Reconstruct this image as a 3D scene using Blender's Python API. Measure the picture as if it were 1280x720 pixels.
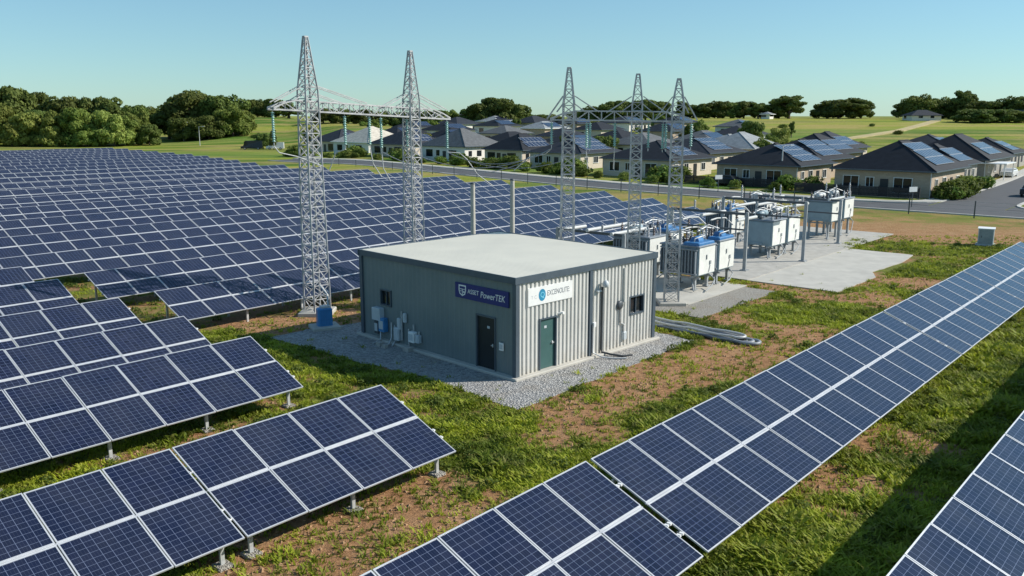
import bpy, math, random
import numpy as np
from mathutils import Vector, Matrix, noise
R = math.radians
for o in list(bpy.data.objects): bpy.data.objects.remove(o)
S = bpy.context.scene
COL = S.collection

# ------------------------------------------------------------ camera, sky, sun, exposure
cam_d = bpy.data.cameras.new('camera'); cam = bpy.data.objects.new('camera', cam_d); COL.objects.link(cam)
cam.location = (0, 0, 10); PITCH = math.atan(215/1079.)
cam.rotation_euler = (math.pi/2 - PITCH, 0, 0)
cam_d.sensor_width = 36; cam_d.lens = 36*1079/1280.; cam_d.clip_start = .1; cam_d.clip_end = 6000
S.camera = cam
SUN_DIR = Vector((1.0, .10, .68)).normalized()          # towards the sun
w = bpy.data.worlds.new('World'); S.world = w; w.use_nodes = True
nt = w.node_tree; bg = nt.nodes['Background']
sky = nt.nodes.new('ShaderNodeTexSky'); sky.sky_type = 'NISHITA'; sky.sun_disc = False
sky.sun_elevation = math.asin(SUN_DIR.z)
sky.sun_rotation = math.atan2(SUN_DIR.x, SUN_DIR.y)
sky.air_density = 1.0; sky.dust_density = .15; sky.ozone_density = 2.2; sky.altitude = 50
tint = nt.nodes.new('ShaderNodeMix'); tint.data_type = 'RGBA'; tint.blend_type = 'MULTIPLY'
tint.inputs[0].default_value = 1; tint.inputs[7].default_value = (.80, 1.16, 1.30, 1)
gm = nt.nodes.new('ShaderNodeGamma'); gm.inputs[1].default_value = .72; nt.links.new(sky.outputs[0], gm.inputs[0]); nt.links.new(gm.outputs[0], tint.inputs[6]); nt.links.new(tint.outputs[2], bg.inputs[0])
bg.inputs[1].default_value = .132
sd = bpy.data.lights.new('sun', 'SUN'); sd.energy = 5.0; sd.angle = R(.5); sd.color = (1, .95, .86)
sun = bpy.data.objects.new('sun', sd); COL.objects.link(sun)
sun.rotation_euler = SUN_DIR.to_track_quat('Z', 'Y').to_euler(); sun.location = (60, 0, 60)
S.view_settings.view_transform = 'Standard'; S.view_settings.look = 'None'
S.view_settings.gamma = 1; S.view_settings.exposure = .24; S.view_settings.use_curve_mapping = False

# ------------------------------------------------------------ frames and helpers
AU = R(49.3); U = Vector((math.cos(AU), math.sin(AU), 0)); V = Vector((-math.sin(AU), math.cos(AU), 0))
def W(u, v, z=0.): p = U*u + V*v; return Vector((p.x, p.y, z))
def uv_of(x, y): return (x*U.x + y*U.y, x*V.x + y*V.y)
def proj(p):
    c, s = math.cos(PITCH), math.sin(PITCH); f = p[1]*c - (p[2]-10)*s
    if f < .1: return (1e6, 1e6)
    return (640 + 1079*p[0]/f, 360 - 1079*(p[1]*s + (p[2]-10)*c)/f)
def sstep(a, b, x): t = min(1, max(0, (x-a)/(b-a))); return t*t*(3-2*t)
def terrain(x, y):
    if y < 120: return 0.
    a = x/max(y, 1)
    amp = 5.4 + 3.6*sstep(.02, .22, a) + 3.4*sstep(-.1, -.26, a) if a > -.26 else 9.4 - 2.2*sstep(-.3, -.5, a)
    k = sstep(-.14, -.27, a); amp *= 1 - .6*sstep(-.30, -.42, a)
    z = amp*(.12*(1-k)*sstep(120, 200, y) + (.88+.12*k)*sstep(185+85*k, 360+60*k, y))
    z += 7*sstep(420, 900, y)*sstep(-.2, -.45, a)
    return z + .35*noise.noise(Vector((x*.02, y*.02, 0)))*sstep(190, 260, y)
def WT(u, v): p = W(u, v); p.z = terrain(p.x, p.y); return p
ORD = ['zeroth','first','second','third','fourth','fifth','sixth','seventh','eighth','ninth','tenth','eleventh','twelfth','thirteenth','fourteenth','fifteenth','sixteenth','seventeenth','eighteenth','nineteenth','twentieth']
def nth(n):
    if n <= 20: return ORD[n]
    tens = {2:'twenty',3:'thirty',4:'forty',5:'fifty'}[n//10]
    return tens + '-' + ORD[n%10] if n % 10 else {3:'thirtieth',4:'fortieth',5:'fiftieth'}.get(n//10, tens)

class MB:
    def __init__(s): s.v = []; s.f = []; s.m = []; s.sm = []
    def add(s, vs, fs, mi=0, smooth=False):
        b = len(s.v); s.v += [tuple(v) for v in vs]
        for f in fs: s.f.append([i+b for i in f]); s.m.append(mi); s.sm.append(smooth)
        return s
    def box(s, c, d, mi=0, rz=0.):
        x, y, z = d[0]/2, d[1]/2, d[2]/2; cs, sn = math.cos(rz), math.sin(rz); vs = []
        for k in (-z, z):
            for (i, j) in ((-x, -y), (x, -y), (x, y), (-x, y)): vs.append((c[0]+i*cs-j*sn, c[1]+i*sn+j*cs, c[2]+k))
        return s.add(vs, [(3,2,1,0),(4,5,6,7),(0,1,5,4),(1,2,6,5),(2,3,7,6),(3,0,4,7)], mi)
    def rbox(s, c, d, r=.03, mi=0):                      # box with bevelled vertical and top edges
        x, y, z = d[0]/2, d[1]/2, d[2]/2
        def ring(ix, zz):
            a, b, q = x-ix, y-ix, r
            return [(c[0]+p, c[1]+t, c[2]+zz) for p, t in ((-a+q,-b),(a-q,-b),(a,-b+q),(a,b-q),(a-q,b),(-a+q,b),(-a,b-q),(-a,-b+q))]
        vs = ring(0,-z)+ring(0,z-r)+ring(r,z); fs = [tuple(range(7,-1,-1)), tuple(range(16,24))]
        for k in (0, 8):
            for i in range(8): j = (i+1) % 8; fs.append((k+i, k+j, k+8+j, k+8+i))
        return s.add(vs, fs, mi)
    def bar(s, p, q, t=.06, t2=None, mi=0):
        p, q = Vector(p), Vector(q); d = (q-p)
        if d.length < 1e-6: return s
        d.normalize(); a = d.cross(Vector((0,0,1)) if abs(d.z) < .95 else Vector((1,0,0))).normalized(); b = d.cross(a)
        h, k = t/2, (t2 or t)/2; vs = []
        for e in (p, q):
            for i, j in ((-h,-k),(h,-k),(h,k),(-h,k)): vs.append(e + a*i + b*j)
        return s.add(vs, [(3,2,1,0),(4,5,6,7),(0,1,5,4),(1,2,6,5),(2,3,7,6),(3,0,4,7)], mi)
    def tube(s, pts, r=.05, n=8, mi=0, cap=True):
        pts = [Vector(p) for p in pts]; rs = r if isinstance(r, (list, tuple)) else [r]*len(pts); vs = []
        up = None
        for i, p in enumerate(pts):
            d = (pts[min(i+1, len(pts)-1)] - pts[max(i-1, 0)]).normalized()
            if up is None: up = d.cross(Vector((0,0,1)) if abs(d.z) < .9 else Vector((1,0,0))).normalized()
            a = (up - d*up.dot(d)).normalized(); up = a; b = d.cross(a)
            for k in range(n): t = 2*math.pi*k/n; vs.append(p + (a*math.cos(t) + b*math.sin(t))*rs[i])
        fs = []
        for i in range(len(pts)-1):
            for k in range(n): fs.append((i*n+k, i*n+(k+1) % n, (i+1)*n+(k+1) % n, (i+1)*n+k))
        s.add(vs, fs, mi, True)
        if cap: s.add(vs[:n], [tuple(range(n-1,-1,-1))], mi); s.add(vs[-n:], [tuple(range(n))], mi)
        return s
    def lathe(s, c, prof, n=12, mi=0, axis=None):
        vs = []; q = Vector(axis).to_track_quat('Z', 'Y') if axis else None
        for r, z in prof:
            for k in range(n):
                t = 2*math.pi*k/n; p = Vector((r*math.cos(t), r*math.sin(t), z))
                if q: p = q @ p
                vs.append(Vector(c) + p)
        fs = [(i*n+k, i*n+(k+1) % n, (i+1)*n+(k+1) % n, (i+1)*n+k) for i in range(len(prof)-1) for k in range(n)]
        s.add(vs, fs, mi, True); s.add(vs[:n], [tuple(range(n-1,-1,-1))], mi); s.add(vs[-n:], [tuple(range(n))], mi)
        return s
    def mesh(s, name, mats):
        me = bpy.data.meshes.new(name); me.from_pydata(s.v, [], s.f)
        for m in (mats if isinstance(mats, (list, tuple)) else [mats]): me.materials.append(m)
        me.polygons.foreach_set('material_index', s.m); me.polygons.foreach_set('use_smooth', s.sm); me.update()
        return me
    def build(s, name, mats, parent=None, loc=None):
        return link(name, s.mesh(name, mats), parent, loc)
def link(name, me, parent=None, loc=None, rot=None):
    o = bpy.data.objects.new(name, me); COL.objects.link(o)
    if parent: o.parent = parent
    if loc is not None: o.location = loc
    if rot is not None: o.rotation_euler = rot
    return o
def tag(o, label, cat, group=None):
    o['label'] = label; o['category'] = cat
    if group: o['group'] = group
    return o
def thing(name, label, cat, loc=(0,0,0), rz=0., group=None, scale=None):
    o = bpy.data.objects.new(name, None); COL.objects.link(o); o.location = loc; o.rotation_euler = (0,0,rz)
    o.empty_display_size = .3
    if scale: o.scale = scale
    return tag(o, label, cat, group)
def struct(o, kind='structure'): o['kind'] = kind; return o

# ------------------------------------------------------------ materials
class NT:
    def __init__(s, name):
        s.m = bpy.data.materials.new(name); s.m.use_nodes = True; s.t = s.m.node_tree; s.b = s.t.nodes['Principled BSDF']
    def n(s, kind, **kw):
        x = s.t.nodes.new('ShaderNode'+kind)
        for k, v in kw.items(): setattr(x, k, v)
        return x
    def l(s, a, b): s.t.links.new(a, b)
    def val(s, sock, v):
        if hasattr(v, 'links') or hasattr(v, 'is_linked'): s.l(v, sock)
        else: sock.default_value = v
    def math(s, op, a, b=0., c=None):
        x = s.n('Math', operation=op); s.val(x.inputs[0], a); s.val(x.inputs[1], b)
        if c is not None: s.val(x.inputs[2], c)
        return x.outputs[0]
    def mix(s, f, a, b, mode='MIX'):
        x = s.n('Mix', data_type='RGBA', blend_type=mode); s.val(x.inputs[0], f); s.val(x.inputs[6], a); s.val(x.inputs[7], b); return x.outputs[2]
    def noise(s, scale, detail=4, vec=None, rough=.6):
        x = s.n('TexNoise'); x.inputs['Scale'].default_value = scale; x.inputs['Detail'].default_value = detail; x.inputs['Roughness'].default_value = rough
        if vec: s.l(vec, x.inputs['Vector'])
        return x.outputs[0]
    def ramp(s, f, a, b):
        x = s.n('MapRange'); x.inputs[1].default_value = a; x.inputs[2].default_value = b; s.l(f, x.inputs[0]); return x.outputs[0]
    def coord(s, k='Object'): return s.n('TexCoord').outputs[k]
    def pos(s): return s.n('NewGeometry').outputs['Position']
    def bump(s, h, strength=.3, dist=.02):
        x = s.n('Bump'); x.inputs['Strength'].default_value = strength; x.inputs['Distance'].default_value = dist; s.l(h, x.inputs['Height']); s.l(x.outputs[0], s.b.inputs['Normal'])
    def map(s, vec, scale):
        x = s.n('Mapping'); x.inputs['Scale'].default_value = scale; s.l(vec, x.inputs[0]); return x.outputs[0]
def c4(c): return (c[0], c[1], c[2], 1)
def simple(name, col, rough=.6, metal=0., var=.18, scale=3., bump=0., spec=None):
    t = NT(name); p = t.pos(); f = t.noise(scale, 5, p)
    dark = tuple(x*(1-var) for x in col); lite = tuple(min(1, x*(1+var)) for x in col)
    t.l(t.mix(t.ramp(f, .3, .7), c4(dark), c4(lite)), t.b.inputs['Base Color'])
    t.l(t.ramp(f, -1.2+rough, 2.2-rough) if False else t.math('MULTIPLY_ADD', f, .2, rough-.1), t.b.inputs['Roughness'])
    t.b.inputs['Metallic'].default_value = metal
    if spec is not None: t.b.inputs['Specular IOR Level'].default_value = spec
    if bump: t.bump(t.noise(scale*12, 3, p), bump)
    return t.m
M = {}
M['galv'] = simple('galvanised_steel', (.55,.56,.56), .45, .35, .15, 6)
M['lattice'] = simple('lattice_steel', (.43,.43,.43), .6, .0, .28, 2.5)
M['steel_dark'] = simple('dark_steel', (.08,.09,.10), .5, .3)
M['grey_post'] = simple('grey_post_paint', (.30,.32,.33), .55)
M['pipe_white'] = simple('white_pipe', (.50,.51,.50), .45, 0, .08)
M['concrete'] = simple('concrete', (.40,.38,.34), .85, 0, .16, 1.6, .25)
M['concrete_pale'] = simple('pale_concrete', (.46,.44,.39), .85, 0, .12, .9, .2)
M['tank'] = simple('transformer_shade_toned_paint', (.24,.32,.36), .45, 0, .10, 2)  # darkened blue-grey: the shade of the unlit end faces is in this colour
M['tank_lit_side'] = simple('transformer_lit_side_paint', (.72,.72,.68), .45, 0, .08, 2)
M['fin'] = simple('radiator_paint', (.20,.23,.26), .5, 0, .12)
M['blue_lid'] = simple('blue_lid_paint', (.04,.17,.38), .4, 0, .12)
M['blue_drum'] = simple('blue_cabinet_paint', (.05,.22,.46), .45, 0, .12)
M['porcelain'] = simple('brown_porcelain', (.16,.12,.11), .25, 0, .2)
M['porcelain_grey'] = simple('grey_porcelain', (.45,.45,.46), .3, 0, .15)
M['ins_green'] = simple('green_glass_insulator', (.26,.46,.42), .2, 0, .15)
M['cable'] = simple('grey_cable', (.26,.28,.31), .5, 0, .1)
M['cable_dark'] = simple('dark_cable', (.05,.055,.06), .5)
M['trim'] = simple('slate_trim', (.075,.10,.125), .4, 0, .08)
M['roof_sheet'] = simple('cream_roof_sheet', (.66,.63,.53), .55, 0, .07, .35)
M['door_green'] = simple('green_door_paint', (.05,.12,.115), .4, 0, .06)
M['door_dark'] = simple('dark_door_paint', (.012,.016,.02), .45, 0, .1)
M['white_paint'] = simple('white_paint', (.80,.80,.78), .45, 0, .04)
M['sign_blue'] = simple('navy_sign', (.012,.022,.16), .4, 0, .05)
M['emblem_blue'] = simple('emblem_blue', (.03,.25,.42), .4, 0, .05)
M['emblem_light'] = simple('emblem_light_blue', (.25,.65,.80), .4, 0, .05)
M['ink'] = simple('dark_ink', (.10,.12,.15), .5, 0, .05)
M['box_grey'] = simple('meter_box_paint', (.50,.54,.56), .45, 0, .06)
M['bark'] = simple('bark', (.12,.09,.07), .9, 0, .3, 3)
M['kerb'] = simple('kerb_concrete', (.50,.48,.44), .85, 0, .08, 2)
M['asphalt'] = simple('asphalt', (.075,.077,.083), .9, 0, .15, .6, .15)
M['tyre'] = simple('tyre_rubber', (.02,.02,.02), .8)
M['car_dark'] = simple('dark_car_paint', (.02,.025,.035), .25, .2, .05)
M['car_white'] = simple('white_van_paint', (.70,.70,.68), .3, 0, .04)
M['timber_dark'] = simple('dark_fence_stain', (.035,.03,.035), .8, 0, .3, 5)
M['terracotta'] = simple('terracotta_render', (.34,.17,.08), .8)
M['frame_alu'] = simple('panel_frame_aluminium', (.60,.61,.63), .4, .3, .05)

def glass_dark():
    t = NT('window_glass'); t.b.inputs['Base Color'].default_value = (.015,.02,.025,1); t.b.inputs['Roughness'].default_value = .06
    t.bump(t.noise(1.5, 2, t.pos()), .03); return t.m
M['glass'] = glass_dark()

def panel_glass():
    t = NT('solar_panel_glass'); uv = t.coord('UV'); sep = t.n('SeparateXYZ'); t.l(uv, sep.inputs[0])
    def grid(o, n, wd):
        x = t.math('MULTIPLY', o, float(n)); fr = t.math('FRACT', x); d = t.math('ABSOLUTE', t.math('SUBTRACT', fr, .5))
        return t.math('GREATER_THAN', d, .5-wd), t.math('FLOOR', x)
    lx, ix = grid(sep.outputs[0], 8, .027); ly, iy = grid(sep.outputs[1], 10, .027)
    lines = t.math('MAXIMUM', lx, ly)
    comb = t.n('CombineXYZ'); t.l(ix, comb.inputs[0]); t.l(iy, comb.inputs[1])
    oi = t.n('ObjectInfo'); t.l(t.math('MULTIPLY', oi.outputs['Random'], 37.), comb.inputs[2])
    wn = t.n('TexWhiteNoise'); t.l(comb.outputs[0], wn.inputs[0])
    cell = t.mix(wn.outputs[0], (.005,.008,.028,1), (.010,.014,.043,1))
    cell = t.mix(t.math('MULTIPLY', oi.outputs['Random'], .6), cell, (.012,.017,.040,1))
    fb, _ = grid(sep.outputs[0], 24, .03)
    cell = t.mix(t.math('MULTIPLY', fb, .12), cell, (.3,.34,.42,1))
    dust = t.ramp(t.noise(.9, 6, t.pos()), .35, .8)
    col = t.mix(t.math('MULTIPLY', lines, .6), cell, (.19,.23,.34,1))
    col = t.mix(t.math('MULTIPLY', dust, .04), col, (.40,.38,.34,1))
    t.l(col, t.b.inputs['Base Color']); t.l(t.math('MULTIPLY_ADD', dust, .14, .10), t.b.inputs['Roughness'])
    t.b.inputs['IOR'].default_value = 1.45
    return t.m
M['pv'] = panel_glass()

def roof_tile(name, col, rows=True):
    t = NT(name); p = t.pos(); z = t.n('SeparateXYZ'); t.l(p, z.inputs[0])
    f = t.noise(1.2, 5, p)
    t.l(t.mix(t.ramp(f, .3, .7), c4(tuple(x*.78 for x in col)), c4(tuple(x*1.25 for x in col))), t.b.inputs['Base Color']); t.b.inputs['Roughness'].default_value = .75; t.b.inputs['Specular IOR Level'].default_value = .25
    wv = t.math('FRACT', t.math('MULTIPLY', z.outputs[2], 6.5)); t.bump(wv, .8, .05); return t.m
ROOFS = [roof_tile('charcoal_roof_tile', (.018,.021,.028)), roof_tile('slate_roof_tile', (.030,.034,.044)), roof_tile('mid_grey_roof_tile', (.12,.125,.13)), roof_tile('cream_roof_tile', (.55,.50,.42)), roof_tile('pale_grey_roof_tile', (.27,.29,.30))]
def brick(name, a, b):
    t = NT(name); x = t.n('TexBrick'); x.inputs['Scale'].default_value = 1; x.inputs['Brick Width'].default_value = .5; x.inputs['Row Height'].default_value = .17; x.inputs['Mortar Size'].default_value = .012
    x.inputs['Color1'].default_value = c4(a); x.inputs['Color2'].default_value = c4(b); x.inputs['Mortar'].default_value = c4(tuple(q*.8 for q in a))
    s = t.n('SeparateXYZ'); t.l(t.coord('Object'), s.inputs[0]); c = t.n('CombineXYZ')
    t.l(t.math('ADD', s.outputs[0], s.outputs[1]), c.inputs[0]); t.l(s.outputs[2], c.inputs[1]); t.l(c.outputs[0], x.inputs[0])
    t.l(x.outputs[0], t.b.inputs['Base Color']); t.b.inputs['Roughness'].default_value = .85; return t.m
WALLS = [brick('beige_brick', (.46,.37,.28), (.40,.31,.23)), brick('cream_brick', (.62,.54,.44), (.56,.48,.38)), brick('grey_brick', (.36,.34,.30), (.30,.28,.25)), simple('white_render', (.74,.71,.66), .8, 0, .06)]

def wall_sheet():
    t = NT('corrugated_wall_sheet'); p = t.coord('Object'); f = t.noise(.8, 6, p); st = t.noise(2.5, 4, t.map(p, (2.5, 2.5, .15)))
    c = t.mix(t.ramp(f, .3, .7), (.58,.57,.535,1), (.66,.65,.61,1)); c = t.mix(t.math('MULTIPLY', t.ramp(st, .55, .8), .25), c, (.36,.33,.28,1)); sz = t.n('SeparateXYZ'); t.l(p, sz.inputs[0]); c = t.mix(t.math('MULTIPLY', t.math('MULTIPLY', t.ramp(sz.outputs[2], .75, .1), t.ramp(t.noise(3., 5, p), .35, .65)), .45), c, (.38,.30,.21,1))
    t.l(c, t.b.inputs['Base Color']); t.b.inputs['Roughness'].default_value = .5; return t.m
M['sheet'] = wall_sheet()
def shaded_wall_sheet():  # wall sheet for the unlit side, its shade put into a darker bluish colour
    t = NT('shade_toned_wall_sheet'); p = t.coord('Object'); f = t.noise(.6, 6, p)
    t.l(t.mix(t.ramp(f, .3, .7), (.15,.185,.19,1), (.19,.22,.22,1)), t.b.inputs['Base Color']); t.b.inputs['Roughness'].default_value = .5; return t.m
M['sheet_shaded'] = shaded_wall_sheet()

def ground_mat():
    t = NT('ground_grass_and_soil'); p = t.pos(); at = t.n('Attribute'); at.attribute_name = 'cover'; far = t.n('Attribute'); far.attribute_name = 'farland'
    n1 = t.noise(.9, 8, p, .68); n2 = t.noise(5., 6, p, .7); n3 = t.noise(.09, 5, p, .6)
    cov = t.math('ADD', at.outputs['Fac'], t.math('MULTIPLY_ADD', n1, 1.7, -.85)); cov = t.math('ADD', cov, t.math('MULTIPLY_ADD', n2, 1.3, -.65))
    covr = t.ramp(cov, .36, .66)
    soil = t.mix(t.ramp(n2, .3, .7), (.19,.095,.045,1), (.50,.275,.135,1)); soil = t.mix(t.math('MULTIPLY', t.ramp(n1, .45, .75), .6), soil, (.54,.35,.20,1))
    gr = t.mix(t.ramp(n1, .3, .7), (.06,.09,.012,1), (.17,.20,.025,1)); gr = t.mix(t.math('MULTIPLY', t.ramp(n3, .45, .7), .7), gr, (.24,.23,.06,1))
    near = t.mix(covr, soil, gr)
    st = t.noise(1., 5, t.map(p, (.0045, .045, .02)), .6); st2 = t.noise(1., 6, t.map(p, (.03,.14,.05)), .65); st3 = t.noise(1., 4, t.map(p, (.006,.03,.02)), .5)
    fc = t.mix(t.ramp(st, .46, .55), (.075,.15,.012,1), (.25,.28,.035,1)); fc = t.mix(t.math('MULTIPLY', t.ramp(st2, .45, .60), .75), fc, (.40,.30,.11,1)); fc = t.mix(t.math('MULTIPLY', t.ramp(st3, .5, .6), .6), fc, (.14,.22,.035,1))
    fc = t.mix(t.math('MULTIPLY', t.ramp(n1, .45, .8), .4), fc, (.06,.10,.02,1))
    t.l(t.mix(far.outputs['Fac'], near, fc), t.b.inputs['Base Color']); t.b.inputs['Roughness'].default_value = .95; t.b.inputs['Specular IOR Level'].default_value = .15
    t.bump(t.math('ADD', n2, t.math('MULTIPLY', t.noise(22., 4, p, .7), .5)), .9, .12); return t.m
M['ground'] = ground_mat()
def gravel_mat(name, a, b, scale=14.):
    t = NT(name); p = t.pos(); v = t.n('TexVoronoi'); v.inputs['Scale'].default_value = scale; t.l(p, v.inputs['Vector'])
    s = t.n('SeparateColor'); t.l(v.outputs['Color'], s.inputs[0]); f = t.noise(.7, 5, p)
    c = t.mix(s.outputs[0], c4(a), c4(b)); c = t.mix(t.math('MULTIPLY', t.ramp(f, .5, .75), .5), c, (.26,.21,.15,1))
    t.l(c, t.b.inputs['Base Color']); t.b.inputs['Roughness'].default_value = .9; t.bump(v.outputs['Distance'], 1., .05); return t.m
M['gravel'] = gravel_mat('grey_gravel', (.17,.17,.17), (.43,.42,.40))
M['gravel_fine'] = gravel_mat('fine_gravel', (.25,.23,.20), (.38,.36,.32), 22.)
def leaf_mat(name, a, b, trans=.34):
    t = NT(name); oi = t.n('ObjectInfo'); p = t.pos(); f = t.noise(.45, 3, p); g = t.noise(6., 2, p)
    c = t.mix(t.ramp(f, .3, .7), c4(a), c4(b)); c = t.mix(t.math('MULTIPLY', t.ramp(g, .35, .75), .35), c, c4(tuple(min(1, x*1.5) for x in b)))
    hs = t.n('HueSaturation'); t.l(c, hs.inputs['Color']); t.l(t.math('MULTIPLY_ADD', oi.outputs['Random'], .035, .483), hs.inputs['Hue']); t.l(t.math('MULTIPLY_ADD', oi.outputs['Random'], .5, .75), hs.inputs['Value'])
    t.l(hs.outputs[0], t.b.inputs['Base Color']); t.b.inputs['Roughness'].default_value = .7; t.b.inputs['Specular IOR Level'].default_value = .2
    tr = t.n('BsdfTranslucent'); t.l(hs.outputs[0], tr.inputs[0]); ms = t.n('MixShader'); ms.inputs[0].default_value = trans
    t.l(t.b.outputs[0], ms.inputs[1]); t.l(tr.outputs[0], ms.inputs[2]); t.l(ms.outputs[0], t.t.nodes['Material Output'].inputs[0]); return t.m
M['leaf_dark'] = leaf_mat('dark_foliage', (.056,.086,.022), (.155,.19,.042))
M['leaf_mid'] = leaf_mat('mid_foliage', (.09,.145,.026), (.22,.26,.055))
M['leaf_olive'] = leaf_mat('olive_foliage', (.14,.18,.032), (.30,.32,.08))
M['leaf_bush'] = leaf_mat('bush_foliage', (.055,.10,.018), (.15,.20,.034))
def blade_mat():
    t = NT('grass_blades'); p = t.pos(); f = t.noise(.35, 4, p); g = t.noise(3.5, 3, p)
    c = t.mix(t.ramp(f, .36, .64), (.13,.18,.016,1), (.42,.48,.04,1)); c = t.mix(t.math('MULTIPLY', t.ramp(g, .5, .75), .6), c, (.42,.34,.15,1))
    c = t.mix(t.math('MULTIPLY', t.ramp(g, .48, .25), .5), c, (.07,.13,.010,1))
    t.l(c, t.b.inputs['Base Color']); t.b.inputs['Roughness'].default_value = .6; t.b.inputs['Specular IOR Level'].default_value = .2
    tr = t.n('BsdfTranslucent'); t.l(c, tr.inputs[0]); ms = t.n('MixShader'); ms.inputs[0].default_value = .42
    t.l(t.b.outputs[0], ms.inputs[1]); t.l(tr.outputs[0], ms.inputs[2]); t.l(ms.outputs[0], t.t.nodes['Material Output'].inputs[0]); return t.m
M['blade'] = blade_mat()

# ------------------------------------------------------------ building frame (local x along lit wall, y along shaded wall)
BA = Vector((.154, 32.003, 0)); BT = R(44.9); BX = Vector((math.cos(BT), math.sin(BT), 0)); BY = Vector((-math.sin(BT), math.cos(BT), 0)); BL, BWD, BH = 8.76, 9.96, 4.0
def in_build(x, y, m=0.):
    d = Vector((x, y, 0)) - BA; return -m < d.dot(BX) < BL+m and -m < d.dot(BY) < BWD+m
def b_local(x, y): d = Vector((x, y, 0)) - BA; return d.dot(BX), d.dot(BY)
GRAVEL = [(-2.5,-2.55),(BL+1.2,-1.5),(BL+1.2,5.0),(BL+.8,BWD+.6),(4,BWD+1.4),(-.8,BWD+2.6),(-3.5,BWD+2.6),(-3.1,BWD-1.2),(-2.9,6.4),(-2.3,3.0),(-2.4,.4)]
def in_poly(px, py, poly):
    r = False; j = len(poly)-1
    for i in range(len(poly)):
        (xi, yi), (xj, yj) = poly[i], poly[j]
        if (yi > py) != (yj > py) and px < (xj-xi)*(py-yi)/(yj-yi)+xi: r = not r
        j = i
    return r
PADS = [(38.3,47.2,20.4,33.4), (49.2,66.3,17.6,24.4), (49.2,77.0,24.4,34.5)]
SOIL = [(2.6,28.2,1.8),(4.6,31.2,1.5),(6.8,32.6,1.6),(8.6,35.4,1.4),(10.5,37.0,2.0),(13.5,39.5,2.0),(11.2,42.0,1.3),(1.2,25.6,1.1),(-3.4,20.6,1.9),(-5.2,18.4,1.6),(-1.6,19.0,1.2),
        (-8.6,43.0,2.6),(-11.5,40.5,2.2),(-5.4,42.5,2.2),(-6.6,41.2,1.8),(36,75,6),(44,71,5),(30,80,5),(52,72,5),(20,46,2.2),(23,52,2.5),(9.5,21.5,1.6),(12.2,25.5,1.5),(6,15.5,1.3),(-9,25.6,1.3),(8.0,19.8,1.0)]
LUSH = [(-.6,25.5,2.4),(1.6,22.6,2.0),(9.0,29.5,2.4),(13.2,32.5,2.5),(14.5,42.5,2.6),(18.5,45,2.2),(7.2,18.6,1.8),(9.2,20.3,1.8),(11.5,23.5,1.8),(17.5,29.5,2.5),(20,33,3),(24,37.5,3.5),(30,45,4),(4.6,27.0,1.4),(-14,38,2.2),(40,64,5),(27,56,3)]
def cover(x, y):
    c = .52 + .42*noise.noise(Vector((x*.16, y*.16, 3.1))) + .40*noise.noise(Vector((x*.55, y*.55, 7.7)))
    for (a, b, r) in SOIL:
        d = math.hypot(x-a, y-b)/r
        if d < 1.6: c -= .55*(1-sstep(.4, 1.6, d))
    for (a, b, r) in LUSH:
        d = math.hypot(x-a, y-b)/r
        if d < 1.5: c += .45*(1-sstep(.4, 1.5, d))
    return max(0., min(1., c))
# roads, in (u, v): the street runs along v and a side street leaves it along +u
def street_u(v): return 101.4 + 13.5*sstep(35, 150, v) + 24*sstep(120, 330, v)
# ------------------------------------------------------------ ground sheet
def axis(lo, hi, a, b, fine, grow):
    mid = list(np.arange(a, b, fine)); up = []; s = fine; x = b
    while x < hi: up.append(x); s = min(s*grow, 60); x += s
    up.append(hi); dn = []; s = fine; x = a-fine
    while x > lo: dn.append(x); s = min(s*grow, 60); x -= s
    dn.append(lo); return dn[::-1] + mid + up
gx = axis(-1600, 1600, -26, 44, .42, 1.05); gy = axis(-60, 3500, 8, 82, .42, 1.03)
vs = []; cv = []; fl = []
for y in gy:
    for x in gx:
        d = math.hypot(x, y)
        vs.append((x, y, terrain(x, y))); cv.append(cover(x, y) if d < 140 else .75); fl.append(sstep(75, 130, d))
nx = len(gx); fs = [(j*nx+i, j*nx+i+1, (j+1)*nx+i+1, (j+1)*nx+i) for j in range(len(gy)-1) for i in range(nx-1)]
me = bpy.data.meshes.new('ground'); me.from_pydata(vs, [], fs); me.materials.append(M['ground'])
a = me.attributes.new('cover', 'FLOAT', 'POINT'); a.data.foreach_set('value', cv); a = me.attributes.new('farland', 'FLOAT', 'POINT'); a.data.foreach_set('value', fl)
me.polygons.foreach_set('use_smooth', [True]*len(fs)); me.update(); struct(link('ground', me))

def sheet(name, poly, z, mat, thick=.0):                # a polygon in world xy, as a slab with an irregular or straight edge
    b = MB(); n = len(poly); top = [(p[0], p[1], z) for p in poly]
    b.add(top + [(p[0], p[1], z-thick-.05) for p in poly], [tuple(range(n))] + [(i, i+n, (i+1) % n+n, (i+1) % n) for i in range(n)])
    return struct(b.build(name, mat))
def rough_edge(poly, step=.35, amp=.12, seed=0):
    out = []
    for i in range(len(poly)):
        a, b = Vector(poly[i]), Vector(poly[(i+1) % len(poly)]); k = max(1, int((b-a).length/step))
        for j in range(k):
            p = a.lerp(b, j/k); out.append((p.x + amp*noise.noise(Vector((p.x*2, p.y*2, seed))), p.y + amp*noise.noise(Vector((p.x*2, p.y*2, seed+9)))))
    return out
gp = [(BA + BX*a + BY*b) for a, b in GRAVEL]
sheet('gravel_bed', rough_edge([(p.x, p.y) for p in gp], .3, .22), .025, M['gravel'])
def uvpoly(pts): return [tuple(W(u, v)[:2]) for u, v in pts]
sheet('gravel_yard', rough_edge(uvpoly([(38.3,20.4),(47.2,20.3),(47.4,33.4),(38.3,33.4)]), .4, .05, 3), .03, M['gravel_fine'])
sheet('concrete_pad', uvpoly([(40.6,22.4),(47.6,22.4),(47.6,33.6),(40.6,33.6)]), .07, M['concrete_pale'])
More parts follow.
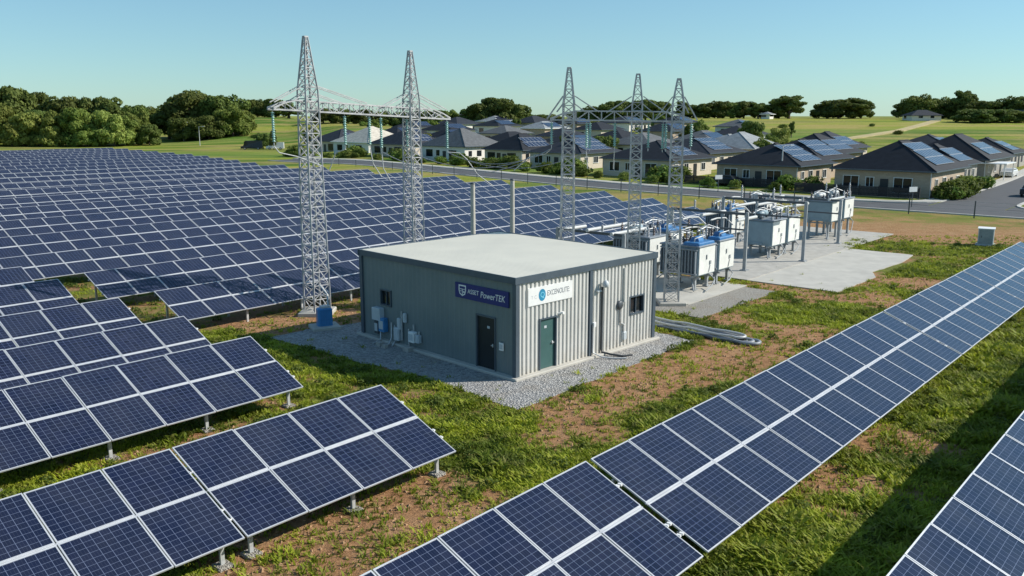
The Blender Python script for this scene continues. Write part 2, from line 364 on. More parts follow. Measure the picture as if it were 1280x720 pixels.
sheet('concrete_pad', rough_edge(uvpoly([(49.2,17.6),(55.5,17.5),(57.2,18.3),(62.6,18.0),(66.3,18.4),(66.3,24.4),(49.2,24.4)]), .6, .07, 5), .06, M['concrete_pale'])
sheet('concrete_pad', uvpoly([(49.1,23.1),(77,23.1),(77,34.5),(49.1,34.5)]), .10, M['concrete'])
# street, side street, kerbs, footpaths
def ribbon(name, path, wdt, z, mat, h=.05):             # path of (u, v); built on the terrain
    b = MB(); pts = [W(*p) for p in path]; L = []; Rr = []
    for i, p in enumerate(pts):
        d = (pts[min(i+1, len(pts)-1)] - pts[max(i-1, 0)]).normalized(); nrm = Vector((-d.y, d.x, 0))
        a, c = p + nrm*wdt/2, p - nrm*wdt/2
        L.append((a.x, a.y, terrain(a.x, a.y)+z)); Rr.append((c.x, c.y, terrain(c.x, c.y)+z))
    n = len(pts); low = [(q[0], q[1], q[2]-h) for q in L+Rr]
    fs = []
    for i in range(n-1):
        fs += [(i, i+n, i+1+n, i+1), (i, i+1, i+1+2*n, i+2*n), (n+i, 3*n+i, 3*n+i+1, n+i+1)]
    b.add(L + Rr + low, fs); return struct(b.build(name, mat))
vv = [v for v in np.arange(-120, 176, 4)]
ribbon('street', [(street_u(v), v) for v in vv], 7.6, .03, M['asphalt'], .2)
side = [(105.0+k*3., 24.2 + .00045*(k*3.)**2) for k in range(0, 62)]
ribbon('side_street', side, 7.6, .026, M['asphalt'], .2)
def off_path(path, d):
    pts = [Vector((*p, 0)) for p in path]; out = []
    for i, p in enumerate(pts):
        t = (pts[min(i+1, len(pts)-1)] - pts[max(i-1, 0)]).normalized(); q = p + Vector((-t.y, t.x, 0))*d; out.append((q.x, q.y))
    return out
def arc(c, r, a0, a1, n=8): return [(c[0]+r*math.cos(R(a0+(a1-a0)*i/n)), c[1]+r*math.sin(R(a0+(a1-a0)*i/n))) for i in range(n+1)]
sideL = [p for p in off_path(side, 3.95) if p[0] > 112]; sideR = [p for p in off_path(side, -3.95) if p[0] > 112]
st_far = lambda lo, hi: [(street_u(v)+3.95, v) for v in np.arange(lo, hi, 3)]
ribbon('kerb', [(street_u(v)-3.95, v) for v in vv], .32, .13, M['kerb'], .2)
ribbon('kerb', sideL[::-1] + arc((112.0, 34.4), 6.2, -90, -180) + st_far(36, 176), .35, .14, M['kerb'], .2)
ribbon('kerb', sideR[::-1] + arc((111.8, 14.0), 6.2, 90, 180) + st_far(-120, 13)[::-1], .35, .14, M['kerb'], .2)
sheet('street_corner', uvpoly([(105.4,28.2),(112,28.3)] + arc((112.0,34.4), 6.2, -90, -180)[1:]+[(105.4,34.4)]), .034, M['asphalt'], .1)
sheet('street_corner', uvpoly([(105.4,20.2),(105.4,14.0)] + arc((111.8,14.0), 6.2, 90, 180)[::-1] + [(111.8,20.3)]), .034, M['asphalt'], .1)
ribbon('footpath', sideL[::-1] and off_path(sideL[::-1] + arc((112.0,34.4), 6.2, -90, -180) + st_far(36, 176), -1.1), 1.5, .15, M['concrete_pale'], .2)
ribbon('footpath', [(street_u(v)+6.4, v) for v in np.arange(-60, 10, 3)], 1.5, .15, M['concrete_pale'], .2)

tk_pts = [(62,222),(80,236),(100,254),(122,276),(140,300),(158,328)]
ribbon('track', [uv_of(*q) for q in tk_pts], 3.2, .22, simple('dry_track_soil', (.42,.34,.16), .9, 0, .2, .3), .3)
# ------------------------------------------------------------ control building
cb = thing('control_building', 'corrugated grey control building with flat cream roof and dark slate trim on a gravel bed', 'building', BA, BT)
def corr_wall(axis_, length, z0, z1, pitch, depth, y, openings=()):      # trapezoid ribs, cut around openings
    prof = [(0,0),(.38,0),(.46,1),(.86,1),(.94,0)]; xs = []; k = 0
    while k*pitch < length:
        for a, d in prof:
            x = (k+a)*pitch
            if x < length: xs.append((x, d*depth))
        k += 1
    xs.append((length, 0))
    for (x0, x1, _, _) in openings:
        for e in (x0, x1):
            if not any(abs(q[0]-e) < 1e-4 for q in xs):
                i = next(i for i, q in enumerate(xs) if q[0] > e); a, c = xs[i-1], xs[i]; t = (e-a[0])/(c[0]-a[0]); xs.insert(i, (e, a[1]+(c[1]-a[1])*t))
    b = MB()
    for (xa, da), (xb, db) in zip(xs[:-1], xs[1:]):
        mid = (xa+xb)/2; spans = [(z0, z1)]
        for (x0, x1, q0, q1) in openings:
            if x0 < mid < x1:
                ns = []
                for s0, s1 in spans:
                    if q0 > s0: ns.append((s0, min(q0, s1)))
                    if q1 < s1: ns.append((max(q1, s0), s1))
                spans = ns
        for s0, s1 in spans:
            P = (lambda x, d, z: (x, y-d, z)) if axis_ == 'x' else (lambda x, d, z: (y-d, x, z))
            b.add([P(xa,da,s0), P(xb,db,s0), P(xb,db,s1), P(xa,da,s1)], [(0,1,2,3) if axis_ == 'x' else (3,2,1,0)])
    return b
doorR = (1.26, 2.27, .10, 2.21); winR = (6.98, 8.04, 1.42, 2.26)
doorL = (1.08, 2.22, .10, 2.29); winL = (7.78, 8.58, 1.66, 2.40)
MB().rbox((BL/2, BWD/2, .03), (BL+.55, BWD+.55, .18), .03).build('foundation', M['concrete_pale'], cb)
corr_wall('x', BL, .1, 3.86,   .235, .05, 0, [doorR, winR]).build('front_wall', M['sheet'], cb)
corr_wall('y', BWD, .1, 3.86, .30, .012, 0, [doorL, winL]).build('side_wall', M['sheet_shaded'], cb)
b = MB(); b.box((BL/2, BWD-.02, 1.98), (BL-.1, .04, 3.76)); b.build('rear_wall', M['sheet'], cb)
b = MB(); b.box((BL-.02, BWD/2, 1.98), (.04, BWD-.1, 3.76)); b.build('end_wall', M['sheet'], cb)
b = MB(); b.box((BL/2, BWD/2, 2.0), (BL-.4, BWD-.4, 3.6)); b.build('inner_lining', M['door_dark'], cb)
rf = MB(); ns = 44                                                        # shallow ribbed roof sheet
for i in range(ns):
    x0, x1 = -.06+(BL+.12)*i/ns, -.06+(BL+.12)*(i+1)/ns; r = .008
    for (a, c, za, zc) in ((x0, x0+.03, 4.0, 4.0+r), (x0+.03, x0+.06, 4.0+r, 4.0), (x0+.06, x1, 4.0, 4.0)):
        rf.add([(a,-.06,za),(c,-.06,zc),(c,BWD+.06,zc),(a,BWD+.06,za)], [(0,1,2,3)])
roof = rf.build('roof', M['roof_sheet'], cb)
fa = MB()
fa.box((BL/2, -.09, 3.90), (BL+.30, .06, .26)); fa.box((BL/2, BWD+.09, 3.90), (BL+.30, .06, .26)); fa.box((-.09, BWD/2, 3.90), (.06, BWD+.12, .26)); fa.box((BL+.09, BWD/2, 3.90), (.06, BWD+.12, .26))
fa.build('fascia', M['trim'], roof)
for (x, y) in ((-.0,-.0),(BL,0),(0,BWD),(BL,BWD)): MB().box((x, y, 1.93), (.20, .20, 3.68)).build('corner_trim', M['trim'], cb)
MB().box((4.32, -.06, 1.93), (.17, .09, 3.66)).build('downpipe', M['trim'], cb)
def door(name, face, op, mat, label, hinge_dark=True):
    x0, x1, z0, z1 = op; P = (lambda x, y, z: (x, y, z)) if face == 'R' else (lambda x, y, z: (y, x, z))
    def bx(c, d): return MB().box(P(*c), (d[0], d[1], d[2]) if face == 'R' else (d[1], d[0], d[2]))
    d = bx(((x0+x1)/2, .05, (z0+z1)/2), (x1-x0-.10, .05, z1-z0-.06)).build(name, mat, cb); d['label'] = label
    f = MB()
    for c, q in ((((x0+.03), .0, (z0+z1)/2), (.06,.12,z1-z0)), (((x1-.03), .0, (z0+z1)/2), (.06,.12,z1-z0)), (((x0+x1)/2, .0, z1-.03), (x1-x0-.12,.12,.06))):
        f.box(P(*c), q if face == 'R' else (q[1], q[0], q[2]))
    f.build('door_frame', M['trim'], d)
    h = MB(); hx = x1-.2 if face == 'R' else x0+.22
    h.box(P(hx, -.01, z0+1.02), (.12,.06,.03) if face == 'R' else (.06,.12,.03)); h.box(P(hx, .015, z0+1.02), (.05,.03,.14) if face == 'R' else (.03,.05,.14)); h.build('handle', M['galv'], d)
    pl = MB(); pl.box(P((x0+x1)/2-.1, .02, z0+1.72), (.14,.012,.10) if face == 'R' else (.012,.14,.10)); pl.build('door_plate', M['box_grey'], d)
    return d
d1 = door('door', 'R', doorR, M['door_green'], 'green door under the white sign')
d2 = door('door', 'L', doorL, M['door_dark'], 'dark door under the navy sign')
cl = MB(); cl.bar((doorR[1]+.05, -.04, 2.26), (doorR[1]+.20, -.14, 2.30), .05); cl.box((doorR[1]+.24,-.14,2.28), (.12,.12,.09)); cl.build('door_light', M['white_paint'], cb)
def window(face, op):
    x0, x1, z0, z1 = op; P = (lambda x, y, z: (x, y, z)) if face == 'R' else (lambda x, y, z: (y, x, z))
    D = lambda d: d if face == 'R' else (d[1], d[0], d[2])
    g = MB().box(P((x0+x1)/2, .06, (z0+z1)/2), D((x1-x0-.06,.02,z1-z0-.06))).build('window', M['glass'], cb); f = MB()
    for c, q in (((x0+.03,.0,(z0+z1)/2),(.06,.14,z1-z0)), ((x1-.03,.0,(z0+z1)/2),(.06,.14,z1-z0)), (((x0+x1)/2,.0,z1-.03),(x1-x0-.12,.14,.06)), (((x0+x1)/2,.0,z0+.03),(x1-x0-.12,.18,.06)), (((x0+x1)/2,.02,(z0+z1)/2),(.04,.06,z1-z0-.12))): f.box(P(*c), D(q))
    f.build('window_frame', M['trim'], g)
window('R', winR); window('L', winL)
def text_mesh(name, s, size, mat, parent, mtx, shear=0., width=None, ext=.004):
    cu = bpy.data.curves.new(name, 'FONT'); cu.body = s; cu.size = size; cu.extrude = ext; cu.shear = shear; cu.align_x = 'LEFT'; cu.align_y = 'CENTER'
    o = bpy.data.objects.new(name, cu); COL.objects.link(o); bpy.context.view_layer.update()
    me = bpy.data.meshes.new_from_object(o.evaluated_get(bpy.context.evaluated_depsgraph_get())); bpy.data.objects.remove(o)
    me.materials.clear(); me.materials.append(mat)
    if width:
        xs = [v.co.x for v in me.vertices]; k = width/(max(xs)-min(xs))
        for v in me.vertices: v.co.x *= k
    x = link(name, me, parent); x.matrix_local = mtx; return x
MR = lambda x, z, y=-.075: Matrix.Translation((x, y, z)) @ Matrix.Rotation(math.pi/2, 4, 'X')                       # reads from outside the lit wall
ML = lambda y, z, x=-.075: Matrix.Translation((x, y, z)) @ Matrix.Rotation(-math.pi/2, 4, 'Z') @ Matrix.Rotation(math.pi/2, 4, 'X')
sg = MB(); sg.box((-.045, 1.88, 3.105), (.05, 3.08, .62)); sgn = sg.build('sign', M['sign_blue'], cb); sgn['label'] = 'navy sign with white shield and lettering'
def shield(cx, cz, w_, h_, th, mat, parent, pl):
    out = [(-.5,.5),(.5,.5),(.5,.0),(.38,-.32),(0,-.5),(-.38,-.32),(-.5,.0)]; b = MB()
    for k in range(len(out)):
        a, c = out[k], out[(k+1) % len(out)]
        q = [(a[0]*w_, a[1]*h_), (c[0]*w_, c[1]*h_), (c[0]*(w_-th*2), c[1]*(h_-th*2)), (a[0]*(w_-th*2), a[1]*(h_-th*2))]
        b.add([pl(cx+x, cz+z) for x, z in q], [(0,1,2,3)])
    for (x0, z0, x1, z1) in ((-.34,.16,.34,.10),(-.05,.08,.05,-.36),(-.3,-.02,-.12,-.08),(.12,-.02,.3,-.2)):
        b.add([pl(cx+x0*w_, cz+z0*h_), pl(cx+x1*w_, cz+z0*h_), pl(cx+x1*w_, cz+z1*h_), pl(cx+x0*w_, cz+z1*h_)], [(0,1,2,3)])
    return b.build('emblem', mat, parent)
shield(0, 0, .44, .46, .055, M['white_paint'], sgn, lambda x, z: (-.0735, 2.98-x, 3.11+z))
text_mesh('lettering', 'ASSET', .26, M['white_paint'], sgn, ML(2.66, 3.12), 0, .66); text_mesh('lettering', 'PowerTEK', .36, M['white_paint'], sgn, ML(1.92, 3.09), .15, 1.38)
sg = MB(); sg.box((1.86, -.06, 3.16), (2.56, .05, .70)); sgw = sg.build('sign', M['white_paint'], cb); sgw['label'] = 'white sign with round blue emblem'
em = MB(); em.add([(1.36+.2*math.cos(t*math.pi/12), -.0875, 3.17+.24*math.sin(t*math.pi/12)) for t in range(24)], [tuple(range(24))]); em.build('emblem', M['emblem_blue'], sgw)
text_mesh('lettering', 'Q', .30, M['emblem_light'], sgw, MR(1.25, 3.17, -.090), 0, .22, .001)
text_mesh('lettering', 'EXCENOLITE:', .30, M['ink'], sgw, MR(1.63, 3.19, -.087), .1, 1.32, .001); text_mesh('lettering', 'T C', .2, M['box_grey'], sgw, MR(.74, 3.13, -.087), 0, .3, .001)
# fittings on the lit wall
lm = MB(); lm.bar((5.04,-.03,3.1), (5.04,-.22,3.16), .05); lm.lathe((5.04,-.26,2.98), [(.05,.30),(.12,.24),(.15,.12),(.13,.02),(.09,0)][::-1], 10); lm.box((4.78,-.14,2.84),(.26,.1,.06)); lm.build('wall_lamp', M['box_grey'], cb)
MB().tube([(5.04,-.10,2.98),(5.04,-.09,2.0),(5.04,-.09,.3),(5.05,-.12,.16),(5.2,-.5,.10),(5.45,-.95,.06),(5.9,-1.1,.06)], .045, 8).build('conduit', M['cable_dark'], cb)
MB().tube([(4.42,-.14,1.5),(4.42,-.14,.25),(4.6,-.5,.1),(4.9,-.9,.06),(5.3,-1.25,.06)], .035, 8).build('conduit', M['galv'], cb)
jb = MB(); jb.rbox((4.50,-.13,1.45), (.18,.12,.2), .02); jb.build('junction_box', M['white_paint'], cb)
MB().tube([(6.56,-.07,3.6),(6.56,-.08,2.1)], .05, 8).build('vent_pipe', M['sheet'], cb); MB().tube([(6.30,-.09,1.95),(6.32,-.09,1.2),(6.56,-.09,1.1),(6.56,-.09,.5)], .04, 8).build('conduit', M['galv'], cb)
MB().lathe((6.27,-.02,2.0), [(.20,0),(.20,.09),(.15,.13),(.02,.13)], 14, axis=(0,-1,0)).build('vent_cap', M['steel_dark'], cb)
MB().rbox((6.6,-.1,.6), (.22,.14,.34), .02).build('junction_box', M['box_grey'], cb)
# fittings on the shaded wall
for (y, z, dy, dz, dx, mt) in ((8.62,1.26,.60,.56,.30,'box_grey'),(8.28,.80,.42,.62,.26,'blue_drum'),(7.28,.55,.36,.56,.2,'box_grey'),(7.16,1.02,.24,.5,.14,'box_grey'),(6.78,1.35,.2,.4,.12,'box_grey'),(6.15,.62,.38,.46,.26,'white_paint'),(5.82,.58,.24,.34,.2,'box_grey'),(8.74,.62,.3,.6,.2,'steel_dark'),(.76,1.20,.26,.32,.06,'white_paint')):
    b = MB(); b.rbox((-dx/2-.015, y, z), (dx, dy, dz), .025); o = b.build('meter_box', M[mt], cb); MB().box((-dx-.02, y, z), (.012, dy*.7, dz*.6)).build('cover_plate', M['box_grey'], o)
for pts in ([(-.15,8.5,1.0),(-.16,8.45,.5),(-.3,8.3,.12),(-.8,8.2,.06)], [(-.12,7.7,1.0),(-.13,7.7,.3),(-.4,7.55,.08),(-.9,7.4,.06)], [(-.1,7.5,.9),(-.1,7.45,.2),(-.5,7.2,.06)], [(-.1,6.15,1.15),(-.1,6.15,.9)], [(-.08,7.0,1.6),(-.08,7.0,.3)], [(-.1,6.5,.9),(-.1,6.5,.15)], [(-.08,5.8,.9),(-.1,5.8,.5)]):
    MB().tube(pts, .035, 6).build('conduit', M['galv'], cb)
st = MB(); st.box((-.75, 7.75, .10), (.22,.3,.2)); st.box((-.8, 7.3, .09), (.2,.24,.18)); st.box((-.42,6.2,.10),(.25,.4,.2)); st.build('conduit_block', M['concrete'], cb)

# ------------------------------------------------------------ solar tables
PW = 1.68; PLN = 3.15; RISE = 1.3; SL = math.hypot(PLN, RISE); TILT = math.atan2(RISE, PLN)
def panel_meshes(w_, l_, fw=.030):
    g = MB(); g.add([(fw,fw,.028),(w_-fw,fw,.028),(w_-fw,l_-fw,.028),(fw,l_-fw,.028)], [(0,1,2,3)]); g.add([(fw,fw,0),(w_-fw,fw,0),(w_-fw,l_-fw,0),(fw,l_-fw,0)], [(3,2,1,0)])
    gm = g.mesh('panel', M['pv']); uvl = gm.uv_layers.new(name='UVMap')
    for i, c in enumerate([(0,0),(1,0),(1,1),(0,1),(0,1),(1,1),(1,0),(0,0)]): uvl.data[i].uv = c
    f = MB(); f.box((w_/2, fw/2, .018), (w_, fw, .04)); f.box((w_/2, l_-fw/2, .018), (w_, fw, .04)); f.box((fw/2, l_/2, .018), (fw, l_-2*fw, .04)); f.box((w_-fw/2, l_/2, .018), (fw, l_-2*fw, .04))
    fm = f.mesh('frame', M['frame_alu'])
    c = MB(); c.v, c.f, c.m, c.sm = list(g.v), [list(q) for q in g.f], [0]*len(g.f), [False]*len(g.f); c.add(f.v, f.f, 1)
    cm = c.mesh('panel', [M['pv'], M['frame_alu']]); uvl = cm.uv_layers.new(name='UVMap')
    for i, q in enumerate([(0,0),(1,0),(1,1),(0,1),(0,1),(1,1),(1,0),(0,0)]): uvl.data[i].uv = q
    return gm, fm, cm
PM = {}
def leg_mesh(h):
    b = MB(); b.box((0,0,h/2), (.10,.07,h)); return b.mesh('leg', M['galv'])
foot_me = MB().rbox((0,0,.0), (.4,.4,.14), .03).mesh('footing', M['gravel_fine'])
clampme = MB().box((0,0,0), (.05,.09,.05)).mesh('clamp', M['white_paint'])
def solar_table(u0, v0, n, label, group, detail=2, pitch=PW, zlow=.7, rise=RISE, plan=PLN, gap=.03, legs=True, midgap=.045, skip=(), legs_at=None):
    sl = math.hypot(plan, rise); tilt = math.atan2(rise, plan); key = (round(pitch, 3), round(sl, 3), gap, midgap)
    if key not in PM: PM[key] = panel_meshes(pitch-gap, (sl-midgap)/2)
    gm, fm, cm = PM[key]; pl = (sl-midgap)/2
    t = thing('solar_table', label, 'solar array', WT(u0, v0), AU, group)
    if detail == 0:
        b = MB()
        cs, sn = math.cos(tilt), math.sin(tilt)
        me = bpy.data.meshes.new('panels')
        V0 = np.array([v.co for v in cm.vertices]); F0 = [list(p.vertices) for p in cm.polygons]; vs, fs, mi, uvs = [], [], [], []
        for i in range(n):
            for r in range(2):
                b0 = len(vs)
                for p in V0: y = p[1] + r*(pl+midgap); vs.append((p[0]+i*pitch, y*cs-p[2]*sn, zlow+y*sn+p[2]*cs))
                for k, f in enumerate(F0): fs.append([q+b0 for q in f]); mi.append(0 if k < 2 else 1); uvs += ([(0,0),(1,0),(1,1),(0,1)] if k == 0 else [(0,1),(1,1),(1,0),(0,0)] if k == 1 else [(0,0)]*len(f))
        me.from_pydata(vs, [], fs); me.materials.append(M['pv']); me.materials.append(M['frame_alu']); me.polygons.foreach_set('material_index', mi)
        ul = me.uv_layers.new(name='UVMap'); ul.data.foreach_set('uv', [c for q in uvs for c in q]); me.update()
        link('panels', me, t)
    else:
        for i in range(n):
            for r in range(2):
                if (i, r) in skip: continue
                y = r*(pl+midgap); o = link('panel', gm if detail == 2 else cm, t, (i*pitch+gap/2, y*math.cos(tilt), zlow+y*math.sin(tilt)), (tilt, 0, 0))
                o.rotation_euler = (tilt + random.uniform(-.008,.008), random.uniform(-.008,.008), 0)
                if detail == 2: link('frame', fm, o)
    if detail:
        b = MB()
        for s in (.22, .78):
            y = sl*s; b.box((n*pitch/2, y*math.cos(tilt)+.05, zlow+y*math.sin(tilt)-.075), (n*pitch, .06, .09))
        b.build('rail', M['galv'], t)
        b = MB(); b.bar((0, (pl+midgap/2)*math.cos(tilt), zlow+(pl+midgap/2)*math.sin(tilt)+.012), (n*pitch, (pl+midgap/2)*math.cos(tilt), zlow+(pl+midgap/2)*math.sin(tilt)+.012), midgap*(1.5 if detail == 2 else .7), .03); b.build('seam_cover', M['frame_alu'], t)
    if detail == 2:
        b = MB()
        for r in (0, n):
            for s in (.2, .3, .72): y = sl*s; b.box((r*pitch + (.03 if r else -.03), y*math.cos(tilt), zlow+y*math.sin(tilt)+.01), (.06,.10,.05))
        b.build('end_clamps', M['white_paint'], t)
    if legs:
        k = max(2, int(round(n*pitch/3.3))+1)
        for s in (legs_at if legs_at else (.14, .80)):
            y = sl*s; hh = zlow + y*math.sin(tilt)-.12; lme = leg_mesh(hh)
            for i in range(k):
                xx = .35 + (n*pitch-.7)*i/(k-1); o = link('leg', lme, t, (xx, y*math.cos(tilt), 0))
                if detail == 2: link('footing', foot_me, o)
    return t
random.seed(7)
LG = 'solar tables left of the control building'; FG = 'solar tables of the large field'; RG = 'solar tables of the right rows'
def left_row(k, u_end, v0, ns, label_fn):
    u = u_end
    for j, n in enumerate(ns):
        solar_table(u-n*PW, v0, n, label_fn(j), LG, 2 if k < 4 else 1); u -= n*PW + .04
rowname = ['nearest left row', 'second left row', 'third left row', 'fourth left row', 'fifth left row', 'sixth left row']
lefts = [(16.42, 16.2, [4,6]), (17.15, 24.35, [6,8]), (17.2, 29.2, [5,7]), (17.2, 34.9, [6,8]), (17.3, 41.6, [6,9]), (17.6, 47.0, [6,8])]
for k, (ue, v0, ns) in enumerate(lefts):
    left_row(k, ue, v0, ns, lambda j: 'navy solar table of the %s, %s' % (rowname[k], 'its right end table' if j == 0 else 'running off the left edge'))
# right long row and the raised row in the corner
u = 15.82 - .18 - 6*1.63
solar_table(u, 8.02, 6, 'blue solar table in the bottom centre, left of the dark gap', RG, 2, 1.63, legs_at=(.38,.8))
u = 15.82; nm = ['nearest table', 'middle table', 'third table', 'farthest table']
for j, n in enumerate([13, 8, 6, 3]):
    solar_table(u, 8.02, n, 'blue solar table in the long right row, %s beyond the dark gap' % nm[j], RG, 2 if j < 2 else 1, 1.60 - .04*(j > 0), legs_at=(.38,.8)); u += n*(1.60-.04*(j > 0)) + .10
solar_table(10.2, .70, 24, 'pale blue raised solar table in the bottom right corner above its own shadow', RG, 2, 1.507, 1.30, 1.30, 3.10)
# the large field: row by row, right ends stepped as seen behind the building
ev = [30,40.2,44.6,54.2,65.1,76.6,98.8,132.9,174.8,226.7,260]; eu = [72.9,72.9,75.6,79.9,82.8,85.8,89.6,87.7,99.4,106.4,108]
v0 = 36.75; ri = 0; FPL, FRI = 2.56, 1.06
while v0 < 232:
    ri += 1; ur = float(np.interp(v0+FPL, ev, eu)); ul = ur
    while True:
        p = W(ul, v0, .7); q = proj(p)
        if q[0] < -90 or ul < (19.45 if v0 < 46 else 19.1 if v0 < 52 else -20): break
        ul -= PW
    if v0 < 52: ul = max(ul, 19.45)
    n = int((ur-ul)/PW); far = v0 > 105; ch = 12 if not far else 14; ul = ur - n*PW if v0 > 52 else ul; k = 0; total = []
    u = ul
    while n > 0:
        m = min(ch, n); m = m if n-m > 3 or n-m == 0 else n; total.append((u, m)); u += m*PW + .03; n -= m
    for k, (u, m) in enumerate(total):
        j = len(total)-k
        pos = 'at its right end' if j == 1 else '%s from the right' % nth(j)
        sk = ()
        if ri == 1 and k == 0: sk = ()
        solar_table(u, v0, m, 'solar table in the %s row behind the building, %s' % (nth(ri), pos), FG, 1 if not far else 0, legs=not far, plan=FPL, rise=FRI)
    vt = v0+FPL; v0 += min(max(vt*1.128 - v0, 7.2), 10.4)

# ------------------------------------------------------------ gantries
def lattice(b, c, prof, ang, nseg, leg=.075, br=.038):
    cs, sn = math.cos(ang), math.sin(ang)
    def wz(z):
        for (z0, w0), (z1, w1) in zip(prof[:-1], prof[1:]):
            if z0 <= z <= z1: return w0 + (w1-w0)*(z-z0)/(z1-z0)
        return prof[-1][1]
    def corner(k, z):
        x, y = ((-1,-1),(1,-1),(1,1),(-1,1))[k]; h = wz(z)/2; return Vector((c[0]+(x*cs-y*sn)*h, c[1]+(x*sn+y*cs)*h, z))
    zs = [prof[0][0]]; top = prof[-1][0]
    while zs[-1] < top-.2: zs.append(min(top, zs[-1] + max(.42, wz(zs[-1])*nseg)))
    for k in range(4):
        for (z0, _), (z1, _) in zip(prof[:-1], prof[1:]): b.bar(corner(k, z0), corner(k, z1), leg)
    for i in range(len(zs)-1):
        for k in range(4):
            j = (k+1) % 4; a, q = corner(k, zs[i]), corner(j, zs[i+1]); b.bar(a, q, br, br*.6)
            if wz(zs[i]) > .45: b.bar(corner(j, zs[i]), corner(k, zs[i+1]), br, br*.6)
            b.bar(corner(k, zs[i+1]), corner(j, zs[i+1]), br)
    b.box((c[0], c[1], top+.02), (prof[-1][1]+.06, prof[-1][1]+.06, .08), rz=ang)
def truss(b, p, q, h0, wd=.5, step=.62, ch=.07, web=.036):
    p, q = Vector(p), Vector(q); d = (q-p); L = d.length; d.normalize(); s = Vector((-d.y, d.x, 0)).normalized()*wd/2; up = Vector((0,0,h0)); n = max(2, int(L/step)); tip = 1.2
    def hh(t): x = t*L; return up*(min(1, .15+x/tip, .15+(L-x)/tip))
    for sg in (-1, 1):
        prev = None
        for i in range(n+1):
            t = i/n; lo = p.lerp(q, t)+s*sg; hi = lo + hh(t)
            b.bar(lo, hi, web)
            if prev: b.bar(prev[0], lo, ch); b.bar(prev[1], hi, ch*.9); b.bar(prev[i % 2], (hi if i % 2 == 0 else lo), web) if False else b.bar(prev[0] if i % 2 else prev[1], hi if i % 2 else lo, web)
            prev = (lo, hi)
    for i in range(n+1):
        t = i/n; lo = p.lerp(q, t); b.bar(lo-s, lo+s, web); b.bar(lo-s+hh(t), lo+s+hh(t), web)
def insulator(parent, p, L, mat=None):
    prof = []; k = int(L/.11)
    for i in range(k):
        z = -L*i/k; prof += [(.045, z), (.105, z-.03), (.045, z-.055)]
    o = MB().lathe(p, prof[::-1], 10).build('insulator', mat or M['ins_green'], parent)
    MB().bar((p[0],p[1],p[2]+.12), p, .03).bar((p[0],p[1],p[2]-L-.12), (p[0],p[1],p[2]-L+.02), .04).build('hook', M['galv'], o); return o
def gantry(label, towers, ext, zt, insul, beam_over, base_w, drops):
    g = thing('lattice_gantry', label, 'gantry', (towers[0][0], towers[0][1], 0)); g0 = Vector((towers[0][0], towers[0][1], 0))
    P = [Vector((t[0], t[1], 0))-g0 for t in towers]; d = (P[-1]-P[0]).normalized(); ang = math.atan2(d.y, d.x)
    for p, t in zip(P, towers):
        b = MB(); zb = t[3]; lattice(b, p, [(.12, t[4]), (zb+.9, t[4]*.74), (t[2], .16)], ang, .75); tw = b.build('lattice_tower', M['lattice'], g)
        f = MB(); f.rbox((p.x, p.y, .1), (t[4]+.7, t[4]+.7, .22), .04); f.build('footing', M['concrete_pale'], tw)
    A = P[0] - d*beam_over[0] + Vector((0,0,zt[0])); B = P[-1] + d*beam_over[1] + Vector((0,0,zt[1]))
    b = MB(); truss(b, A, B, .48, .55)
    for p, t in zip(P, towers):                                          # sloping stays from each tower down to the beam
        zc = A.z + (B.z-A.z)*((p-P[0]).length+beam_over[0])/((P[-1]-P[0]).length+sum(beam_over))
        for e in (-1, 1):
            for s in (-.2, .2):
                n_ = Vector((-d.y, d.x, 0))*s; far = t[5] if e > 0 else t[6]
                b.bar(p+n_+Vector((0,0,zc+1.25))+d*e*.3, p+n_+d*e*far+Vector((0,0,zc+.42 if far > 1.2 else zc+.06)), .046)
                b.bar(p+n_+Vector((0,0,zc+.85))+d*e*.3, p+n_+d*e*far*.55+Vector((0,0,zc+.42)), .045)
    b.build('beam', M['lattice'], g); L = (B-A).length
    ends = []
    for (s, ln, off) in insul:
        q = A.lerp(B, s/L) + Vector((-d.y, d.x, 0))*off; insulator(g, (q.x, q.y, q.z-.14), ln); ends.append(g0+Vector((q.x, q.y, q.z-.3-ln)))
    for i, pts in drops:
        e = ends[i]-g0; MB().tube([e] + [e+Vector(x) for x in pts], .028, 6).build('drop_cable', M['pipe_white'], g)
    return g, ends
# towers: x, y, top, beam z, base width, stay reach forward, back
gL, eL = gantry('tall lattice gantry with two white towers left of the building', [(-10.03,43.43,13.75,10.3,.96,3.4,2.0), (-5.5,48.1,13.4,9.95,.86,2.4,2.2)], None, (10.32, 9.82),
    [(.1,1.45,0),(4.15,1.5,-.1),(5.7,1.45,-.1),(6.6,1.6,.1),(8.3,1.5,0),(11.2,1.55,0)], (2.1,2.6), 1.0,
    [(0,[(.2,.1,-.3),(.9,.6,-.5),(2.0,1.2,-1.0)]), (1,[(-.6,.4,-.2),(-1.0,.6,-1.1)]), (2,[(.1,.2,-.8),(.5,.4,-1.5)]), (3,[(.05,.1,-.9),(.4,.3,-1.6)]), (4,[(0,.2,-.8),(-.1,.4,-1.7)]), (5,[(.7,.1,-.05),(1.1,.2,-.4),(1.7,.5,-1.3),(2.6,.9,-2.0)])])
gR, eR = gantry('lattice gantry with three white towers behind the transformers', [(3.0,46.6,12.45,9.75,.76,1.6,1.15), (6.55,46.1,12.1,9.75,.70,1.5,1.6), (8.62,45.75,11.85,9.75,.76,1.0,1.2)], None, (9.80, 9.72),
    [(.05,1.2,0),(1.9,1.35,.2),(2.1,1.35,-.2),(3.4,1.25,.0),(5.15,1.3,.1),(5.9,1.35,.2),(6.05,1.3,-.2),(7.35,1.2,0)], (.95,.75), .8,
    [(1,[(.1,.2,-.9)]), (3,[(.0,.3,-1.0)]), (0,[(-.3,.2,-.3),(-1.2,.5,-.5),(-2.0,.6,-1.2)])])
